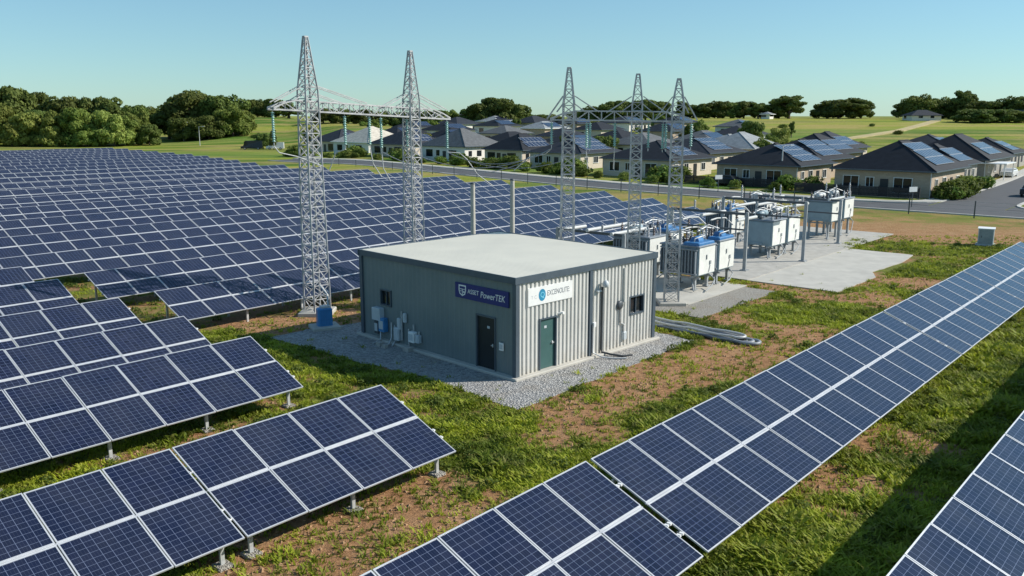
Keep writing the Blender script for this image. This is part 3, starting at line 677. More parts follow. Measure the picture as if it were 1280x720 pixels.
# slack conductors between the two gantries
for (i, j, sag) in ((4,0,1.0),(5,0,.75),(5,1,.9),(3,0,1.3)):
    a, c = eL[i], eR[j]; pts = [a.lerp(c, t/16) - Vector((0,0,sag*4*(t/16)*(1-t/16))) for t in range(17)]
    tag(MB().tube(pts, .018, 5).build('conductor', M['cable']), 'thin slack conductor strung between the gantries, from left insulator %s to right insulator %s' % (['','','','fourth','fifth','last'][i], ['first','second'][j]), 'cable', 'slack conductors between the gantries')

# concrete poles behind the building
for (x, y, h, lab) in ((-2.36,52,6.0,'left one of two bare grey poles rising behind the building'), (0.02,53.6,6.1,'right one of two bare grey poles rising behind the building')):
    t = thing('concrete_pole', lab, 'pole', (x, y, 0), 0, 'bare poles behind the building'); MB().tube([(0,0,0),(0,0,h)], [.17,.14], 10).build('shaft', M['concrete_pale'], t); MB().lathe((0,0,h), [(.16,0),(.16,.06),(.05,.1)], 10).build('cap', M['steel_dark'], t)
# blue cabinet by the left tower
t = thing('blue_cabinet', 'blue equipment cabinet on a small concrete plinth at the foot of the left tower', 'cabinet', (-8.98,40.25,0), R(25))
MB().rbox((0,0,.08), (1.35,1.15,.18), .03).build('plinth', M['concrete_pale'], t); bb = MB().rbox((0,0,.60), (.70,.50,.86), .06).build('body', M['blue_drum'], t)
b = MB(); [b.box((-.24+.12*i,-.257,.60), (.03,.016,.7)) for i in range(5)]; b.build('rib', M['blue_drum'], bb); MB().box((.05,0,1.07),(.45,.36,.1)).build('lid', M['galv'], t); MB().tube([(.2,0,1.1),(.25,.3,1.6),(.1,1.2,1.9)], .04, 6).build('conduit', M['pipe_white'], t)

# ------------------------------------------------------------ transformers and busbars
def transformer(u, v, label, du=2.0, dv=2.0, z0=1.0, h=1.6, blue=False, fins=True, white=True, seed=0):
    rnd = random.Random(seed); t = thing('transformer', label, 'transformer', W(u, v), AU, 'grey transformers on the concrete pads')
    zb = .08; dl = MB(); [dl.lathe((rnd.uniform(-.4,.4)*du, rnd.uniform(-.1,.42)*dv, z0+h+.1), [(.12,0),(.12,.16),(.07,.22),(.07,.34)], 9) for _ in range(3)]; [dl.box((rnd.uniform(-.35,.35)*du, rnd.uniform(-.3,.4)*dv, z0+h+.16), (.3,.22,.14)) for _ in range(2)]; dl.build('terminal_box', M['steel_dark'], t); tank = MB(); tank.rbox((0,0,z0+h/2), (du, dv, h), .05); tk = tank.build('tank', M['tank'], t)
    # end face towards the camera's left: radiator fins or a plain panel
    r = MB()
    if fins:
        k = 12
        for i in range(k): r.box((-du/2-.10, -dv/2+.12+(dv-.24)*i/(k-1), z0+h*.48), (.20, .05, h*.78))
        r.box((-du/2-.10, 0, z0+h*.92), (.14, dv-.1, .08)); r.box((-du/2-.10, 0, z0+h*.06), (.14, dv-.1, .08)); r.build('radiator', M['fin'], t)
    else:
        r.box((-du/2-.02, 0, z0+h*.52), (.04, dv-.2, h*.86)); r.box((-du/2-.05,.1,z0+.12),(.1,dv*.45,.14)); r.build('end_panel', M['tank'], t)
    f = MB(); f.box((.0,-dv/2-.014,z0+h*.5), (du*.93,.03,h*.95)); f.build('side_panel', M['tank_lit_side'], t)  # white panel over the sunlit face, painting the lit side against the darkened tank
    hd = MB(); hd.box((-.1,-dv/2-.05,z0+h*.62), (.06,.06,.28)); hd.box((.35,-dv/2-.05,z0+h*.4), (.16,.06,.22)); hd.tube([(.35,-dv/2-.05,z0+h*.3),(.2,-dv/2-.06,z0+.1)], .02, 6); hd.build('valve', M['grey_post'], t)
    lid = MB(); lid.rbox((0,0,z0+h+.04), (du+.14, dv+.14, .09), .03); ld = lid.build('lid', M['fin'], t)
    if blue:
        c = MB(); c.lathe((-du*.12,-dv*.22,z0+h+.22), [(.30,-.02),(.30,du*.28),(.24,du*.34)], 12, axis=(1,0,0)); c.rbox((.0,-dv*.28,z0+h+.16), (du*.95,dv*.42,.16), .05); c.build('conservator', M['blue_lid'], t)
        MB().rbox((0,.55,z0+h+.16), (du*.7,.5,.14), .04).build('cover', M['pipe_white'], t)
    else:
        c = MB(); c.lathe((-du*.35,.3,z0+h+.42), [(.02,0),(.19,.02),(.19,du*.6),(.02,du*.62)], 12, axis=(1,0,0)); c.bar((-.3,.3,z0+h),(-.3,.3,z0+h+.3),.08); c.bar((.3,.3,z0+h),(.3,.3,z0+h+.3),.08); c.build('conservator', M['pipe_white'] if rnd.random() < .5 else M['tank'], t)
    for i in range(3):
        for j in range(2):
            x = -du*.32+du*.32*i; y = dv*.36 if j else -dv*.38 if not blue else dv*.05; hh = rnd.uniform(.4,.62); prof = [(.09,0)]
            for q in range(5): z = .05+hh*q/5; prof += [(.05,z),(.11,z+.03),(.05,z+.06)]
            prof += [(.03,hh+.08),(.03,hh+.16)]; MB().lathe((x,y,z0+h+.08), prof, 9).build('bushing', M['porcelain'] if (i+j) % 2 else M['porcelain_grey'], t)
    pp = MB(); pp.tube([(-du/2,.5,z0+h+.5),(0,.55,z0+h+.66),(du/2,.5,z0+h+.5)], .05, 7); pp.tube([(-du*.3,-.7,z0+h+.1),(-du*.3,-.75,z0+h+.45),(du*.3,-.72,z0+h+.5),(du*.45,-.7,z0+h+.1)], .035, 6)
    pp.tube([(-du*.45,dv*.2,z0+h+.08),(-du*.45,dv*.2,z0+h+.75),(-du*.1,dv*.1,z0+h+.85),(du*.2,-dv*.1,z0+h+.6)], .03, 6); pp.build('pipework', M['galv'], t)
    sk = MB(); sk.box((0,-dv*.36,z0-.07), (du+.2,.14,.14)); sk.box((0,dv*.36,z0-.07), (du+.2,.14,.14)); sk.box((-du*.36,0,z0-.18), (.12,dv,.10)); sk.box((du*.36,0,z0-.18), (.12,dv,.10)); sk.build('skid', M['grey_post'], t)
    for x in (-du*.36, du*.36):
        for y in (-dv*.36, dv*.36): lg = MB(); lg.box((x,y,(zb+z0-.23)/2+.02), (.16,.16,z0-.23-zb)); lg.box((x,y,zb+.03), (.34,.34,.05)); lg.build('leg', M['grey_post'], t)
    cp = MB(); cp.tube([(du*.2,-dv*.5,z0-.05),(du*.25,-dv*.62,z0-.35),(-du*.1,-dv*.7,.35),(-du*.5,-dv*.72,.16)], .035, 7); cp.tube([(-du*.4,-dv*.3,z0-.2),(-du*.55,-dv*.4,.4),(-du*.7,-dv*.5,.14)], .045, 7); cp.build('drain_pipe', M['grey_post'], t)
    return t
transformer(45.0,25.0,'finned transformer with blue top nearest the building corner, left of its blue-topped twin',2.0,2.5,.95,1.65,True,True,True,1)
transformer(47.55,24.75,'blue-topped transformer just right of the finned blue-topped one at the front',2.0,1.9,.95,1.72,True,True,True,2)
transformer(46.4,29.2,'white-sided finned transformer peeking out behind the building corner',2.1,2.6,1.0,1.6,False,True,True,3)
transformer(49.0,29.4,'blue-topped transformer half hidden behind the lattice tower at the building corner',2.0,2.5,1.0,1.65,True,True,True,4)
transformer(58.9,26.5,'grey box transformer between the two tall steel posts, left one of its pair',2.3,2.0,.95,1.75,False,False,True,5)
transformer(61.5,26.5,'pale transformer between the two tall steel posts, right one of its pair',2.1,2.0,.95,1.8,False,False,True,6)
transformer(71.0,27.0,'blue-grey transformer high on legs near the road, left one of its pair',2.4,2.2,1.55,1.6,False,False,True,7)
transformer(74.0,27.0,'blue-grey transformer high on legs at the far right end, next to the road',2.2,2.0,1.55,1.6,False,False,True,8)
transformer(63.0,31.8,'white transformer with blue top edge standing behind the near group',2.3,2.2,.95,1.75,True,True,True,9)
transformer(72.0,33.0,'small white transformer at the back behind the tall posts',2.1,2.0,1.0,1.7,False,True,True,10)
def bus_frame(u, v, label, h, across, tubes, uprights=(), cap=True):
    t = thing('busbar_frame', label, 'busbar frame', W(u, v), AU, 'steel busbar frames among the transformers')
    for y in (0, across):
        b = MB(); b.box((0,y,h/2), (.17,.15,h)); b.box((0,y,.11), (.5,.45,.10)); b.box((-.085,y,h/2),(.03,.22,h-.2)); b.build('post', M['grey_post'], t)
    MB().box((0,across/2,h-.12), (.14,across-.2,.16)).box((0,across/2,h-1.15), (.10,across-.2,.10)).build('cross_beam', M['steel_dark'], t)
    for (y, z, L, r) in tubes: MB().tube([(-.2,y,z),(L,y,z)], r, 10).build('bus_tube', M['pipe_white'], t)
    for (x, y, z, hh) in uprights: 
        prof = [(.08,0)]; [prof.extend([(.045,.08+hh*.8*q/6),(.10,.11+hh*.8*q/6),(.045,.14+hh*.8*q/6)]) for q in range(6)]; prof += [(.03,hh)]
        MB().lathe((x,y,z), prof, 9).build('insulator_post', M['porcelain_grey'], t)
    return t
bus_frame(52.0,24.7,'busbar frame with tall grey steel post left of the grey box transformers',3.9,5.5,[(.6,3.35,2.6,.11),(3.2,3.5,3.2,.10)],[(0,1.2,3.9,.7),(0,3.8,3.9,.6)])
bus_frame(58.1,23.3,'busbar frame with the tallest grey steel post in the middle of the pad',4.25,6.2,[(.8,3.9,2.2,.11),(3.5,3.8,3.6,.10),(5.2,3.6,3.0,.10)],[(0,.3,4.25,.3),(0,4.8,4.25,.9),(2.5,3.5,3.95,.9)])
bus_frame(68.2,24.6,'busbar frame at the far end of the pads by the road',3.6,7.0,[(.9,3.5,3.0,.10),(3.5,3.3,3.6,.10),(6,3.3,3,.10)],[(2.0,1.2,3.6,1.0),(4.5,1.0,3.6,1.0),(6.2,3.6,3.4,1.0),(0,5,3.6,.9)])
bus_frame(43.2,28.3,'low pipe frame with white bus tubes behind the building',3.1,5.0,[(.8,3.0,3.6,.12),(2.6,3.1,4.4,.12),(4.6,2.95,2.4,.12)],[(0,1.6,3.1,.4),(2.8,2.6,3.2,.4)])
sup = [(51.5,28.6,2.6),(53.6,29.8,3.0),(56.0,28.9,2.8),(64.4,27.4,3.1),(66.6,28.8,3.3),(60.5,29.6,3.2),(68.8,30.4,3.4),(55.2,32.2,3.0),(66.0,32.6,3.4)]
for i, (u_, v_, h_) in enumerate(sorted(sup, key=lambda q: proj(W(q[0], q[1]))[0])):
    t = thing('insulator_support', 'slim steel post with a ribbed insulator on top among the transformers, %s from the left' % nth(i+1), 'insulator', W(u_, v_), AU, 'insulator supports among the transformers')
    MB().tube([(0,0,.08),(0,0,h_*.7)], .07, 8).box((0,0,.12),(.4,.4,.05)).build('post', M['galv'], t); prof = [(.08,0)]
    for q in range(6): z = .04+h_*.045*q; prof += [(.05,z),(.13,z+h_*.02),(.05,z+h_*.035)]
    MB().lathe((0,0,h_*.7), prof, 10).build('insulator', M['porcelain'] if i % 2 else M['porcelain_grey'], t); MB().tube([(-.9,0,h_*1.0),(0,0,h_*1.02),(1.5,.1,h_*.98),(1.9,-.3,h_*.8)], .06, 7).build('bus_tube', M['pipe_white'], t)
# loose conduit bundle on the soil right of the building
pts = []; t = thing('cable_bundle', 'looped bundle of grey and dark pipes lying on soil right of the building', 'cable bundle', (0,0,0)); a0 = Vector((6.0,41.9,.1)); b0 = Vector((10.6,37.45,.1)); dd = (b0-a0).normalized(); nn = Vector((-dd.y, dd.x, 0))
for k, (o1, o2, r, mt, z) in enumerate(((-.42,.42,.085,'cable',.10),(-.28,.30,.08,'cable',.10),(-.14,.2,.06,'cable_dark',.08),(-.50,.55,.06,'cable_dark',.07),(-.34,.36,.06,'pipe_white',.26))):
    L = (b0-a0).length - k*.16; p = [a0 + nn*o1 + dd*(L*i/8) + Vector((0,0,z-.1+.03*math.sin(i*2+k))) for i in range(9)]; cen = a0 + dd*L + nn*(o1+o2)/2; rr = (o2-o1)/2
    p += [cen + (-nn*math.cos(s*math.pi/8) + dd*math.sin(s*math.pi/8)*1.2)*rr + Vector((0,0,z-.1)) for s in range(1,8)]
    p += [a0 + nn*o2 + dd*(L*i/8) + Vector((0,0,z-.1+.03*math.cos(i*2+k))) for i in range(8,-1,-1)]
    MB().tube(p, r, 8).build('pipe', M[mt], t)
# cabinet near the road
t = thing('service_cabinet', 'grey service cabinet standing alone on soil near the road', 'cabinet', (37.3,67.4,0), R(60))
MB().rbox((0,0,.05),(1.5,1.4,.12),.03).build('plinth', M['concrete'], t); MB().rbox((0,0,.72),(1.25,1.1,1.25),.04).build('body', M['box_grey'], t); dr = MB().box((-.635,0,.74),(.03,.95,1.1)).build('door', M['grey_post'], t); MB().box((-.665,.3,.75),(.03,.04,.16)).build('handle', M['steel_dark'], dr); MB().box((0,0,1.37),(1.36,1.2,.05)).build('top_cover', M['white_paint'], t)

# ------------------------------------------------------------ houses
def hip_roof(b, x0, x1, y0, y1, z0, rise, th=.16, gable=False):
    ly = (y1-y0)/2; k = min(ly, (x1-x0)/2-.3); ym = (y0+y1)/2
    r0, r1 = (x0, x1) if gable else (x0+k*.95, x1-k*.95)
    vs = [(x0,y0,z0),(x1,y0,z0),(x1,y1,z0),(x0,y1,z0),(r0,ym,z0+rise),(r1,ym,z0+rise)]
    vs += [(x,y,z0-th) for x, y, _ in vs[:4]]
    return b.add(vs, [(0,1,5,4),(1,2,5),(2,3,4,5),(3,0,4),(0,6,7,1),(1,7,8,2),(2,8,9,3),(3,9,6,0),(9,8,7,6)])
def house(u, v, Lu, Lv, label, wi=0, ri=0, hw=3.0, rise=3.0, solar=(2,5), detail=2, ov=.55, gable=False, solar_front=False, seed=0, rot=0.):
    rnd = random.Random(seed); p = WT(u, v); zc = min(terrain(*W(u+a, v+c)[:2]) for a in (0, Lu) for c in (0, Lv)); p.z = zc
    h = thing('house', label, 'house', p, AU+rot, 'houses of the estate')
    b = MB(); b.box((Lu/2, Lv/2, hw/2-.3), (Lu, Lv, hw+.6)); b.build('walls', WALLS[wi], h)
    b = MB(); hip_roof(b, -ov, Lu+ov, -ov, Lv+ov, hw+.02, rise, .18, gable); rf = b.build('roof', ROOFS[ri], h)
    if gable: b = MB(); b.add([(-.0,0,hw),( -.0,Lv,hw),(-.0,Lv/2,hw+rise*.92)], [(0,2,1)]); b.add([(Lu,0,hw),(Lu,Lv,hw),(Lu,Lv/2,hw+rise*.92)], [(0,1,2)]); b.build('gable', WALLS[wi], h)
    g = MB(); g.box((Lu/2,-ov-.06,hw-.06),(Lu+2*ov+.2,.12,.14)); g.box((-ov-.06,Lv/2,hw-.06),(.12,Lv+2*ov,.14)); g.build('gutter', M['trim'] if ri < 3 else M['white_paint'], rf)
    sl = math.hypot(Lv/2+ov, rise); tilt = math.atan2(rise, Lv/2+ov)
    if not gable and detail: rc = MB(); k = min(Lv/2+ov, (Lu+2*ov)/2-.3)*.95; rc.tube([(-ov+k,Lv/2,hw+rise+.03),(Lu+ov-k,Lv/2,hw+rise+.03)], .09, 6); rc.tube([(-ov,-ov,hw+.04),(-ov+k,Lv/2,hw+rise+.03)], .07, 6); rc.build('ridge_cap', ROOFS[ri], rf)
    if solar:
        nr, nc = solar; w_, l_ = 1.15, 1.75; key = ('roof', w_, l_)
        if key not in PM: PM[key] = panel_meshes(w_, l_, .03)
        u_start = max(.8, Lu/2 - nc*1.2/2 - .2)
        if detail:
            for r in range(nr):
                for c in range(nc):
                    s = sl*.16 + r*(l_+.06); x = u_start + c*1.2 + (.6*r if nr > 1 else 0); o = link('solar_panel', PM[key][2], rf, (x, -ov+s*math.cos(tilt)-.09*math.sin(tilt), hw+.02+s*math.sin(tilt)+.09*math.cos(tilt)), (tilt,0,0))
        else:
            a = MB(); s0, s1 = sl*.2, min(sl*.75, sl*.2+nr*1.8); cs, sn = math.cos(tilt), math.sin(tilt)
            P = lambda x, s: (x, -ov+s*cs-.08*sn, hw+.02+s*sn+.08*cs)
            q = [P(u_start,s0),P(u_start+nc*1.2,s0),P(u_start+nc*1.2+.5,s1),P(u_start+.5,s1)]; a.add(q + [(x,y,z-.06) for x,y,z in q], [(0,1,2,3),(0,4,5,1),(1,5,6,2),(2,6,7,3),(3,7,4,0)]); o = a.build('solar_panels', M['pv'], rf)
            ul = o.data.uv_layers.new(name='UVMap')
            for i, cxy in enumerate([(0,0),(1,0),(1,1),(0,1)]): ul.data[i].uv = (cxy[0]*.8, cxy[1]*.4)
    def win(face, a, wd, z, ht, dk=True):
        P = (lambda s, d, zz: (d, s, zz)) if face == 'f' else (lambda s, d, zz: (s, d, zz)); D = (lambda s, d, zz: (d, s, zz)) if face == 'f' else (lambda s, d, zz: (s, d, zz))
        o = MB().box(P(a,-.02,z), D(wd,.05,ht)).build('window', M['glass'], h)
        if detail == 2:
            f = MB(); f.box(P(a,-.04,z+ht/2), D(wd+.14,.09,.07)); f.box(P(a,-.05,z-ht/2), D(wd+.2,.13,.08)); f.box(P(a-wd/2,-.04,z), D(.07,.09,ht)); f.box(P(a+wd/2,-.04,z), D(.07,.09,ht)); f.box(P(a,-.045,z), D(.05,.05,ht)); f.build('window_frame', M['white_paint'], o)
    def dr(face, a, wd=1.0, ht=2.15, mat='door_dark'):
        P = (lambda s, d, zz: (d, s, zz)) if face == 'f' else (lambda s, d, zz: (s, d, zz)); o = MB().box(P(a,-.02,ht/2), P(wd,.06,ht)).build('door', M[mat], h)
        if detail == 2: MB().box(P(a+wd*.35,-.07,1.05), (.06,.06,.12)).build('handle', M['galv'], o)
    if detail:
        win('f', Lv*.82, 2.0, 1.65, 1.5); win('f', Lv*.28, 2.2, 1.4, 1.9); dr('f', Lv*.47); win('f', Lv*.62, 1.0, 1.7, 1.2); win('s', Lu*.13, 1.0, 1.7, 1.1); win('s', Lu*.36, 1.4, 1.7, 1.2); win('s', Lu*.78, 1.3, 1.6, 1.2); dr('s', Lu*.58, 1.1)
        MB().tube([(-.12,.06,0),(-.12,.06,hw-.1)], .05, 6).build('downpipe', M['white_paint'], h)
    else: win('f', Lv*.7, 2.0, 1.5, 1.5); win('s', Lu*.3, 1.6, 1.6, 1.2); win('s', Lu*.7, 1.4, 1.6, 1.2)
    return h
HS = []
house(114.8,30.5,15.2,12.0,'large charcoal hip-roofed house beside the street corner, roof panels on its sunny side',0,0,3.3,3.5,(3,7),2,seed=1)
house(151.5,32.6,17.5,13,'charcoal hip-roofed house behind the corner house, with white carport awning at its side',2,0,3.2,3.7,(2,7),2,seed=2)
house(137.0,33.0,11,9.5,'small house wedged behind the corner house, bluish panels on its roof',2,0,3.0,2.8,(2,6),2,seed=3)
house(118.8,49.2,12.5,12.5,'charcoal hip-roofed house left of the corner house, behind the busbar frames',0,0,3.1,2.9,(3,6),2,seed=4)
house(135.0,52.5,14,12,'dark hip-roofed house behind the second house from the corner, with large roof panel array',0,0,3.1,3.0,(3,7),1,seed=5)
house(152.5,57.0,14,12,'dark hip-roofed house at the back with roof panels against the green hill',0,0,3.1,3.3,(2,7),1,seed=6)
house(121.2,71.0,13.5,13.0,'dark hip-roofed house with cream side wall behind the right gantry tower',1,0,3.0,2.8,(2,5),2,seed=7)
house(141,75,14,13,'dark hip-roofed house with bright blue roof panels and cream side wall',1,1,3.0,2.7,(3,6),2,seed=8)
house(128.5,94,13,12,'house with cream walls between the right gantry towers and blue panels over its roof',1,1,3.0,2.5,(3,7),2,seed=9)
house(131.0,110.0,12,10,'gable-fronted cream house with dark roof left of the right gantry',1,0,3.0,3.0,(2,6),1,gable=False,seed=10)
house(131.5,126,12,13,'house with large plain mid grey roof between the gantries',3,2,3.2,3.6,None,1,seed=11)
house(134.0,146,12,13,'dark-roofed house behind the right tower of the left gantry',1,1,3.0,3.2,(2,5),1,seed=12)
house(141.0,168,14,14,'house with cream tiled roof between the two left gantry towers',3,3,3.1,3.8,None,1,seed=13)
house(149.0,190,14,13,'dark-roofed house behind the left tower of the left gantry',1,1,3.0,3.2,(2,5),1,seed=14)
house(160,59.5+16,14,12,'pale grey hip-roofed house behind the blue-panelled one',1,4,3.0,3.0,None,1,seed=15)
house(172,62.5,14,12,'slate-roofed house with roof panels near the dark hedge tree',1,1,3.0,3.1,(2,6),1,seed=16)
house(178,34.5,13,11,'dark hip-roofed house at the right edge of the photo beyond the white carport',2,0,2.9,2.6,(2,5),1,seed=17)
house(190,48,12,11,'slate-roofed house highest on the right, behind the carport house',1,1,2.9,2.5,(2,5),1,seed=18)
house(171,84,11,10,'pale grey-roofed small house with cream walls behind the plain pale roof',1,4,2.8,2.3,None,1,seed=19)
far = []; rnd = random.Random(5); k = 0
for ru, v1, v2 in ((160,96,200),(184,92,215),(210,98,235),(238,112,250)):
    v = v1 + rnd.uniform(0,6)
    while v < v2: far.append((ru+rnd.uniform(-3,3)+.10*max(0,v-120), v, rnd.uniform(10,13.5), rnd.uniform(9.5,11.5), rnd.choice([0,0,1,1,1,2,4]), rnd.choice([0,1,1,3,3]), rnd.random(), ru)); v += rnd.uniform(18,24)
rows_ = sorted(set(f[7] for f in far)); nmr = ['nearest','second','third','farthest']
for ru in rows_:
    for i, (u_, v_, lu, lv, ri_, wi_, rr, _) in enumerate(sorted([f for f in far if f[7] == ru], key=lambda f: proj(WT(f[0], f[1]))[0])):
        k += 1; house(u_, v_, lu, lv, '%s house with %s roof in the %s back line, %s from left' % ('distant', ['charcoal','slate','mid grey','cream','pale grey'][ri_], nmr[rows_.index(ru)], nth(i+1)), wi_, ri_, 3.0, rnd.uniform(2.0,2.6), (2,6) if rr > .35 else None, 0, seed=50+k)
# white carport awning right of the second house
t = thing('carport', 'flat white carport beside the house behind the corner house', 'carport', W(151.2,29.8), AU)
MB().box((3.2,2.4,2.75),(6.8,5.2,.14)).build('roof', M['white_paint'], t)
for x in (.2, 6.2):
    for y in (.1, 4.7): MB().box((x,y,1.34),(.12,.12,2.68)).build('post', M['white_paint'], t)
# farmhouses on the hill
for (u_, v_, lab, wi, ri) in ((0,0,'long dark-roofed farm shed on the hill crest left of the hilltop trees',3,1),(1,0,'low grey-roofed shed among the hilltop trees',3,2)):
    X, Y = ((150,330) if u_ == 0 else (186,330)); q = uv_of(X, Y); house(q[0], q[1], 11, 8, lab, wi, ri, 2.0, 2.0, None, 0, seed=90+u_, rot=R(-49))
X, Y = 101, 345; q = uv_of(X, Y); house(q[0], q[1], 3.5, 3.5, 'tiny white farmhouse between trees on the hill crest', 3, 4, 1.9, .9, None, 0, seed=93)
# dark fence before the corner house
def slat_fence(label, pts, h, mat):
    t = thing('timber_fence', label, 'fence', W(*pts[0]));  o0 = W(*pts[0])
    for a, b in zip(pts[:-1], pts[1:]):
        p, q = W(*a)-o0, W(*b)-o0; L = (q-p).length; d = (q-p)/L; m = MB(); k = int(L/.16)
        for i in range(k): c = p + d*(L*(i+.5)/k); m.box((c.x, c.y, h/2+.05), (.13, .03, h), rz=math.atan2(d.y, d.x))
        m.bar(p+Vector((0,0,.4)), q+Vector((0,0,.4)), .08); m.bar(p+Vector((0,0,h-.3)), q+Vector((0,0,h-.3)), .08); m.build('paling', mat, t)
        for i in range(int(L/2.4)+1): c = p + d*min(L, i*2.4); MB().box((c.x, c.y, h/2+.1), (.12,.12,h+.2), rz=math.atan2(d.y, d.x)).build('post', mat, t)
slat_fence('dark timber fence before the charcoal corner house', [(112.6,31.2),(112.6,47.0)], 1.25, M['timber_dark'])
slat_fence('dark timber fence before the houses left of the busbar frames', [(116.6,50),(116.8,66)], 1.2, M['timber_dark'])
# wire fence along the street
t = thing('wire_fence', 'thin wire fence on dark posts between solar farm and street', 'fence', W(95.2,-10)); o0 = W(95.2,-10); fp = []
for i in range(26):
    v = -10 + i*6.2; q = W(street_u(v)-6.4, v)-o0; fp.append(q); MB().box((q.x, q.y, .85), (.09,.09,1.75)).build('post', M['steel_dark'], t)
m = MB(); [m.bar(a+Vector((0,0,z)), b+Vector((0,0,z)), .018) for a, b in zip(fp[:-1], fp[1:]) for z in (.35,.8,1.25,1.62)]; m.build('wires', M['grey_post'], t)
# street furniture
def lamp(x, y, h, label, ang=0.):
    z = terrain(x, y); t = thing('street_lamp', label, 'street lamp', (x, y, z), ang, 'street lamps'); MB().tube([(0,0,0),(0,0,h*.6),(0,0,h)], [.13,.10,.07], 8).build('pole', M['pipe_white'], t)
    MB().tube([(0,0,h-.1),(-.5,0,h+.05),(-1.3,0,h+.1)], .05, 6).build('arm', M['pipe_white'], t); MB().rbox((-1.5,0,h+.08),(.7,.3,.14),.04).build('lamp_head', M['box_grey'], t); return t
lamp(38.6,124.5,5.8,'slim white street lamp before the house left of the corner house', R(200)); lamp(-118.5,316,6.6,'left street lamp before the dark tree group behind the field', R(180)); lamp(-104.2,292,6.2,'right street lamp before the dark tree group behind the field', R(180))
for (x, y, lab) in ((27.6,116,'white sign on a post beside the street, left of the busbar frames'),(44.6,96.3,'white flat sign on a post on the verge below the corner house')):
    t = thing('street_sign', lab, 'sign', (x, y, 0), R(20)); MB().tube([(0,0,0),(0,0,1.9)], .05, 6).build('post', M['steel_dark'], t); MB().box((0,-.05,2.0),(1.1,.05,.55)).build('board', M['white_paint'], t)
def car(x, y, ang, label, paint, L=4.4, h=1.45, van=False):
    t = thing('parked_van' if van else 'parked_car', label, 'van' if van else 'car', (x, y, terrain(x, y)+.03), ang); hw = .9
    prof = [(-L/2,.35),(-L/2,.85),(-L/2+.15,1.0),(-L*.30,1.05),(-L*.16,h),(L*.30,h),(L*.44,1.05),(L/2,.95),(L/2,.35)] if not van else [(-L/2,.35),(-L/2,.95),(-L/2+.7,1.1),(-L/2+1.3,h),(L/2,h),(L/2,.35)]
    n = len(prof); b = MB(); vs = [(x_, s*(hw if z_ < 1.1 else hw*.84), z_) for s in (-1, 1) for x_, z_ in prof]
    b.add(vs, [tuple(range(n)), tuple(range(2*n-1, n-1, -1))] + [(i, i+n, (i+1) % n+n, (i+1) % n) for i in range(n)]); b.build('body', paint, t)
    g = MB(); x0, x1 = (-L*.24, L*.36) if not van else (-L/2+.9, -L/2+1.9)
    for s in (-1, 1): g.box(((x0+x1)/2, s*(hw*.84+.045), (h+1.02)/2), ((x1-x0)*.85, .06, (h-1.05)*.75))
    g.build('window', M['glass'], t)
    for x_ in (-L*.31, L*.31):
        for s in (-1, 1): wh = MB().lathe((x_, s*.80, .34), [(.33,-.1),(.34,0),(.33,.1)], 14, axis=(0,1,0)).build('wheel', M['tyre'], t); MB().lathe((x_, s*.92, .34), [(.19,-.02),(.19,.02)], 10, axis=(0,1,0)).build('rim', M['galv'], wh)
    return t
car(31.5,126.5,R(139),'dark parked car on the street left of the white lamp',M['car_dark'])
p_ = W(126,21.6); car(p_.x, p_.y, AU, 'dark parked car at the kerb of the side street at the right edge', M['car_dark'])
p_ = W(160,30.9); car(p_.x, p_.y, AU, 'white parked car under the carport by the side street', M['car_white'])
car(-78,262,R(10),'dark covered truck parked behind the far edge of the field',M['car_dark'],6.2,2.6,True)
car(-71,262,R(8),'white van parked behind the far edge of the field',M['car_white'],5.2,2.1,True)

# ------------------------------------------------------------ trees and shrubs
def leaf_mesh(name, rng, clumps, per, size, mat, flat=1., cores=None):
    P = []; N = []
    for (c, r) in clumps:
        k = int(per*(r[0] if isinstance(r, tuple) else r)**1.7); d = rng.normal(size=(k,3)); d /= np.linalg.norm(d, axis=1)[:,None]
        rad = rng.uniform(.55, 1.06, k)**.6; rr = np.array(r if isinstance(r, tuple) else (r, r, r*flat))
        P.append(np.array(c) + d*rad[:,None]*rr); N.append(d*.8 + rng.normal(size=(k,3))*.45 + np.array([0,0,.25]))
    P = np.concatenate(P); N = np.concatenate(N); N /= np.linalg.norm(N, axis=1)[:,None]; n = len(P)
    a = np.cross(N, rng.normal(size=(n,3))); a /= np.linalg.norm(a, axis=1)[:,None]; b = np.cross(N, a); s = rng.uniform(.6, 1.4, n)[:,None]*size
    a *= s; b *= s*rng.uniform(.5, .9, n)[:,None]; V_ = np.stack([P-a, P+b*.9-a*.1, P+a, P-b*.9+a*.15], 1).reshape(-1,3)
    me = bpy.data.meshes.new(name); me.vertices.add(4*n); me.vertices.foreach_set('co', V_.astype(np.float32).ravel()); me.loops.add(4*n); me.loops.foreach_set('vertex_index', np.arange(4*n, dtype=np.int32)); me.polygons.add(n); me.polygons.foreach_set('loop_start', np.arange(0, 4*n, 4, dtype=np.int32))
    me.update(calc_edges=True); me.materials.append(mat); return me
